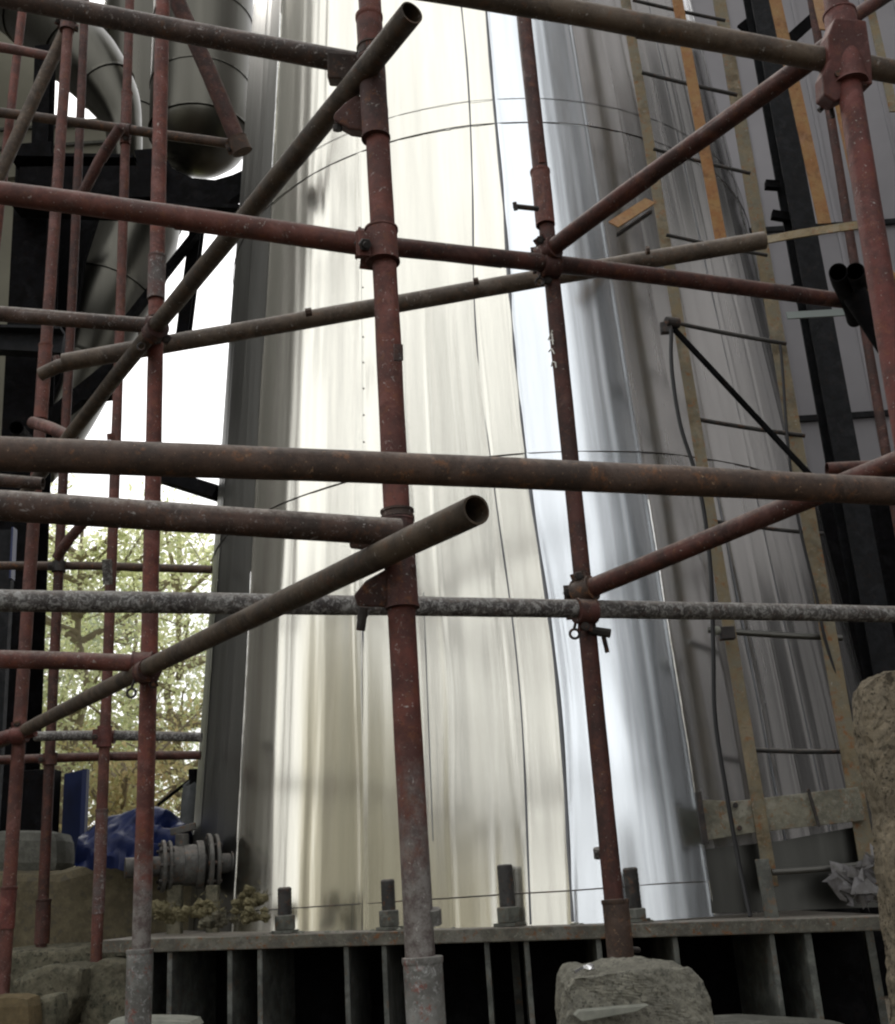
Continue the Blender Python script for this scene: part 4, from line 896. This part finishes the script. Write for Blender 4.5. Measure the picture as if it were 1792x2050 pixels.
# ------------------------------------------------------------------ tarpaulin, drum, cloth
mb = MB(); c0 = at(272, 1716, 5.35); nx, nz = 120, 60; vs = []
prof = [(160, 1716), (178, 1664), (205, 1646), (240, 1636), (285, 1630), (335, 1634), (352, 1646), (372, 1655), (384, 1668), (380, 1712)]
def top(u):
    for i in range(len(prof)-1):
        if prof[i][0] <= u <= prof[i+1][0]:
            t = (u-prof[i][0])/(prof[i+1][0]-prof[i][0]); return prof[i][1]*(1-t)+prof[i+1][1]*t
    return 1716
for j in range(nz+1):                      # over the top from front foot to rear foot
    for i in range(nx+1):
        u = 186 + (378-186)*i/nx; tz = at(u, top(u), 5.6).z; bz = at(u, 1735, 5.35).z; an = math.pi*j/nz
        p = at(u, 1716, 5.6); h = max(tz-bz, .02)
        q = Vector((p.x, 5.62 - .27*math.cos(an), bz + h*math.sin(an)**.6))
        f_ = noise.noise(Vector((q.x*9, q.z*14, q.y*6)))*.02 + (abs(noise.noise(Vector((q.x*4+q.z*9, q.z*3.5-q.x*2, q.y*4))))-.2)*.10 + (abs(noise.noise(Vector((q.x*13-q.z*9, q.z*8, q.y*7))))-.2)*.028
        vs.append(q + Vector((f_*.4, -f_, f_*.6)))
mb.add(vs, [(j*(nx+1)+i, j*(nx+1)+i+1, (j+1)*(nx+1)+i+1, (j+1)*(nx+1)+i) for j in range(nz) for i in range(nx)])
tag(make('tarpaulin', mb, M['tarp'], org=c0, smooth=True), 'crumpled blue tarpaulin heaped on the concrete plinth behind the pole', 'tarpaulin')
dr = thing('blue_board', 'dark blue upright board standing on the plinth behind slim poles, left of the tarpaulin', 'board', at(135, 1725, 6.4))
mb = MB(); p, q = at(100, 1735, 6.3), at(167, 1540, 6.3); mb.hexa([(p.x, 6.45, p.z), (q.x, 6.3, p.z), (q.x+.02, 6.34, p.z), (p.x+.02, 6.49, p.z), (p.x, 6.45, q.z), (q.x, 6.3, q.z), (q.x+.02, 6.34, q.z), (p.x+.02, 6.49, q.z)]); part('board', mb, M['blue'], dr, bevel=.004)
mb = MB(); mb.bar((q.x+.012, 6.31, p.z), (q.x+.012, 6.31, q.z), .025, .05); part('edge_frame', mb, M['blue'], dr)
bx_ = thing('control_cabinet', 'black cabinet left of the dark blue board at the left edge', 'cabinet', at(75, 1658, 6.2))
mb = MB(); p, q = at(38, 1680, 6.15), at(106, 1538, 6.15); mb.box((p.x, 6.15, p.z), (q.x, 6.29, q.z)); part('case', mb, M['black'], bx_, bevel=.005)
mb = MB(); mb.box((p.x+.02, 6.138, p.z+.03), (q.x-.02, 6.149, q.z-.03)); part('door', mb, M['black'], bx_)
pn = thing('site_hoarding', 'tall dark hoarding with a blue edge at the left border in front of the trees', 'hoarding', at(6, 1300, 6.4))
a, b = at(8, 1065, 6.4), at(-2, 1650, 6.4)
mb = MB(); mb.prism([at(-60, 1060, 6.4), at(27, 1060, 6.4), at(4, 1480, 6.4), at(-8, 1660, 6.4), at(-70, 1660, 6.4)], (0, .05, 0)); part('board', mb, M['char'], pn)
mb = MB(); mb.bar(at(29, 1058, 6.38), at(24, 1160, 6.38), .012, .06); part('edge_trim', mb, M['tarp'], pn)
cl = thing('draped_cloth', 'grey cloth draped over a dark topped stake by the left foot of the column', 'cloth', at(378, 1690, 6.2))
mb = MB(); mb.tube([at(383, 1700, 6.2), at(382, 1610, 6.2), at(384, 1575, 6.2), at(392, 1566, 6.2)], [.06, .055, .045, .02], 14, rn=.03); part('drape', mb, M['cloth'], cl, smooth=True)
mb = MB(); mb.tube([at(386, 1580, 6.2), at(387, 1540, 6.2)], .025, 10); part('stake', mb, M['black'], cl)
mb = MB(); mb.tube([at(316, 1612, 6.3), at(388, 1556, 6.25)], .010, 8)
tag(make('iron_rod', mb, M['black'], org=at(316, 1612, 6.3)), 'thin dark rod leaning up to the draped cloth by the column', 'rod')

# ------------------------------------------------------------------ trees
def tree(label, u, Y, vtop, width, seed, leaf, nl, dens=1.0, vlow=1560):
    r_ = random.Random(seed); basep = at(u, 1840, Y); basep.z = 0; topz = at(u, vtop, Y).z; lowz = max(.8, at(u, vlow, Y).z)
    root = thing('tree', label, 'tree', basep)
    mb = MB(); limbs = []
    tr = [basep + Vector((noise.noise(Vector((i*.5, seed, 0)))*.35, 0, topz*.92*i/8)) for i in range(9)]
    mb.tube(tr, [.07*(1-i/9.5)+.01 for i in range(9)], 10); part('trunk', mb, M['bark'], root, smooth=True)
    mb = MB()
    for i in range(34):
        t = r_.uniform(.12, .95); s0 = tr[0].lerp(tr[-1], t); an = r_.uniform(0, 6.28); L = width*r_.uniform(.5, 1.0)*(1-.5*abs(t-.5))
        e = s0 + Vector((math.cos(an)*L, math.sin(an)*L, r_.uniform(.2, .9)*L)); mid = s0.lerp(e, .5) + Vector((0, 0, -.08*L))
        mb.tube([s0, mid, e], [.045, .025, .008], 6); limbs += [s0.lerp(mid, .6), mid, mid.lerp(e, .4), mid.lerp(e, .8), e]
        for j in range(3):
            s1 = mid.lerp(e, r_.random()); e1 = s1 + Vector((r_.gauss(0, .5), r_.gauss(0, .5), r_.gauss(.1, .5)))*width*.35; mb.tube([s1, e1], [.012, .004], 5); limbs += [s1.lerp(e1, .6), e1]
    part('branches', mb, M['bark'], root)
    mb = MB(); vs = []; fs = []
    cs = [l for l in limbs if l.z > lowz-.4]
    for i in range(nl):
        c = r_.choice(cs) + Vector((r_.gauss(0, .22), r_.gauss(0, .22), r_.gauss(0, .20)))*width*.45
        s = r_.uniform(.045, .095); d_ = Vector((r_.gauss(0, 1), r_.gauss(0, 1), r_.gauss(-.2, 1))).normalized(); e = d_.cross(Vector((r_.gauss(0, 1), r_.gauss(0, 1), r_.gauss(0, 1)))).normalized()
        o_ = len(vs); vs += [c, c + d_*s*.5 + e*s*.28, c + d_*s, c + d_*s*.5 - e*s*.28]; fs.append((o_, o_+1, o_+2, o_+3))
    mb.add(vs, fs); part('crown', mb, M[leaf], root)
tree('yellow green bushy tree seen between the slim left poles', 130, 13, 985, 1.5, 1, 'leafy', 10500)
tree('yellow green tree nearest the left edge of the column', 350, 14, 1010, 1.5, 2, 'leafy', 9000)
tree('grey green sparse tree low behind the red level tube', 245, 16, 1120, 2.0, 3, 'leafg', 9500)
tree('small tawny tree with pale branches above the tarpaulin', 235, 12, 1480, 1.0, 4, 'leafb', 4500, vlow=1680)
tree('grey green tree at the left border behind the dark panel', 30, 15, 1060, 1.7, 5, 'leafg', 9500)
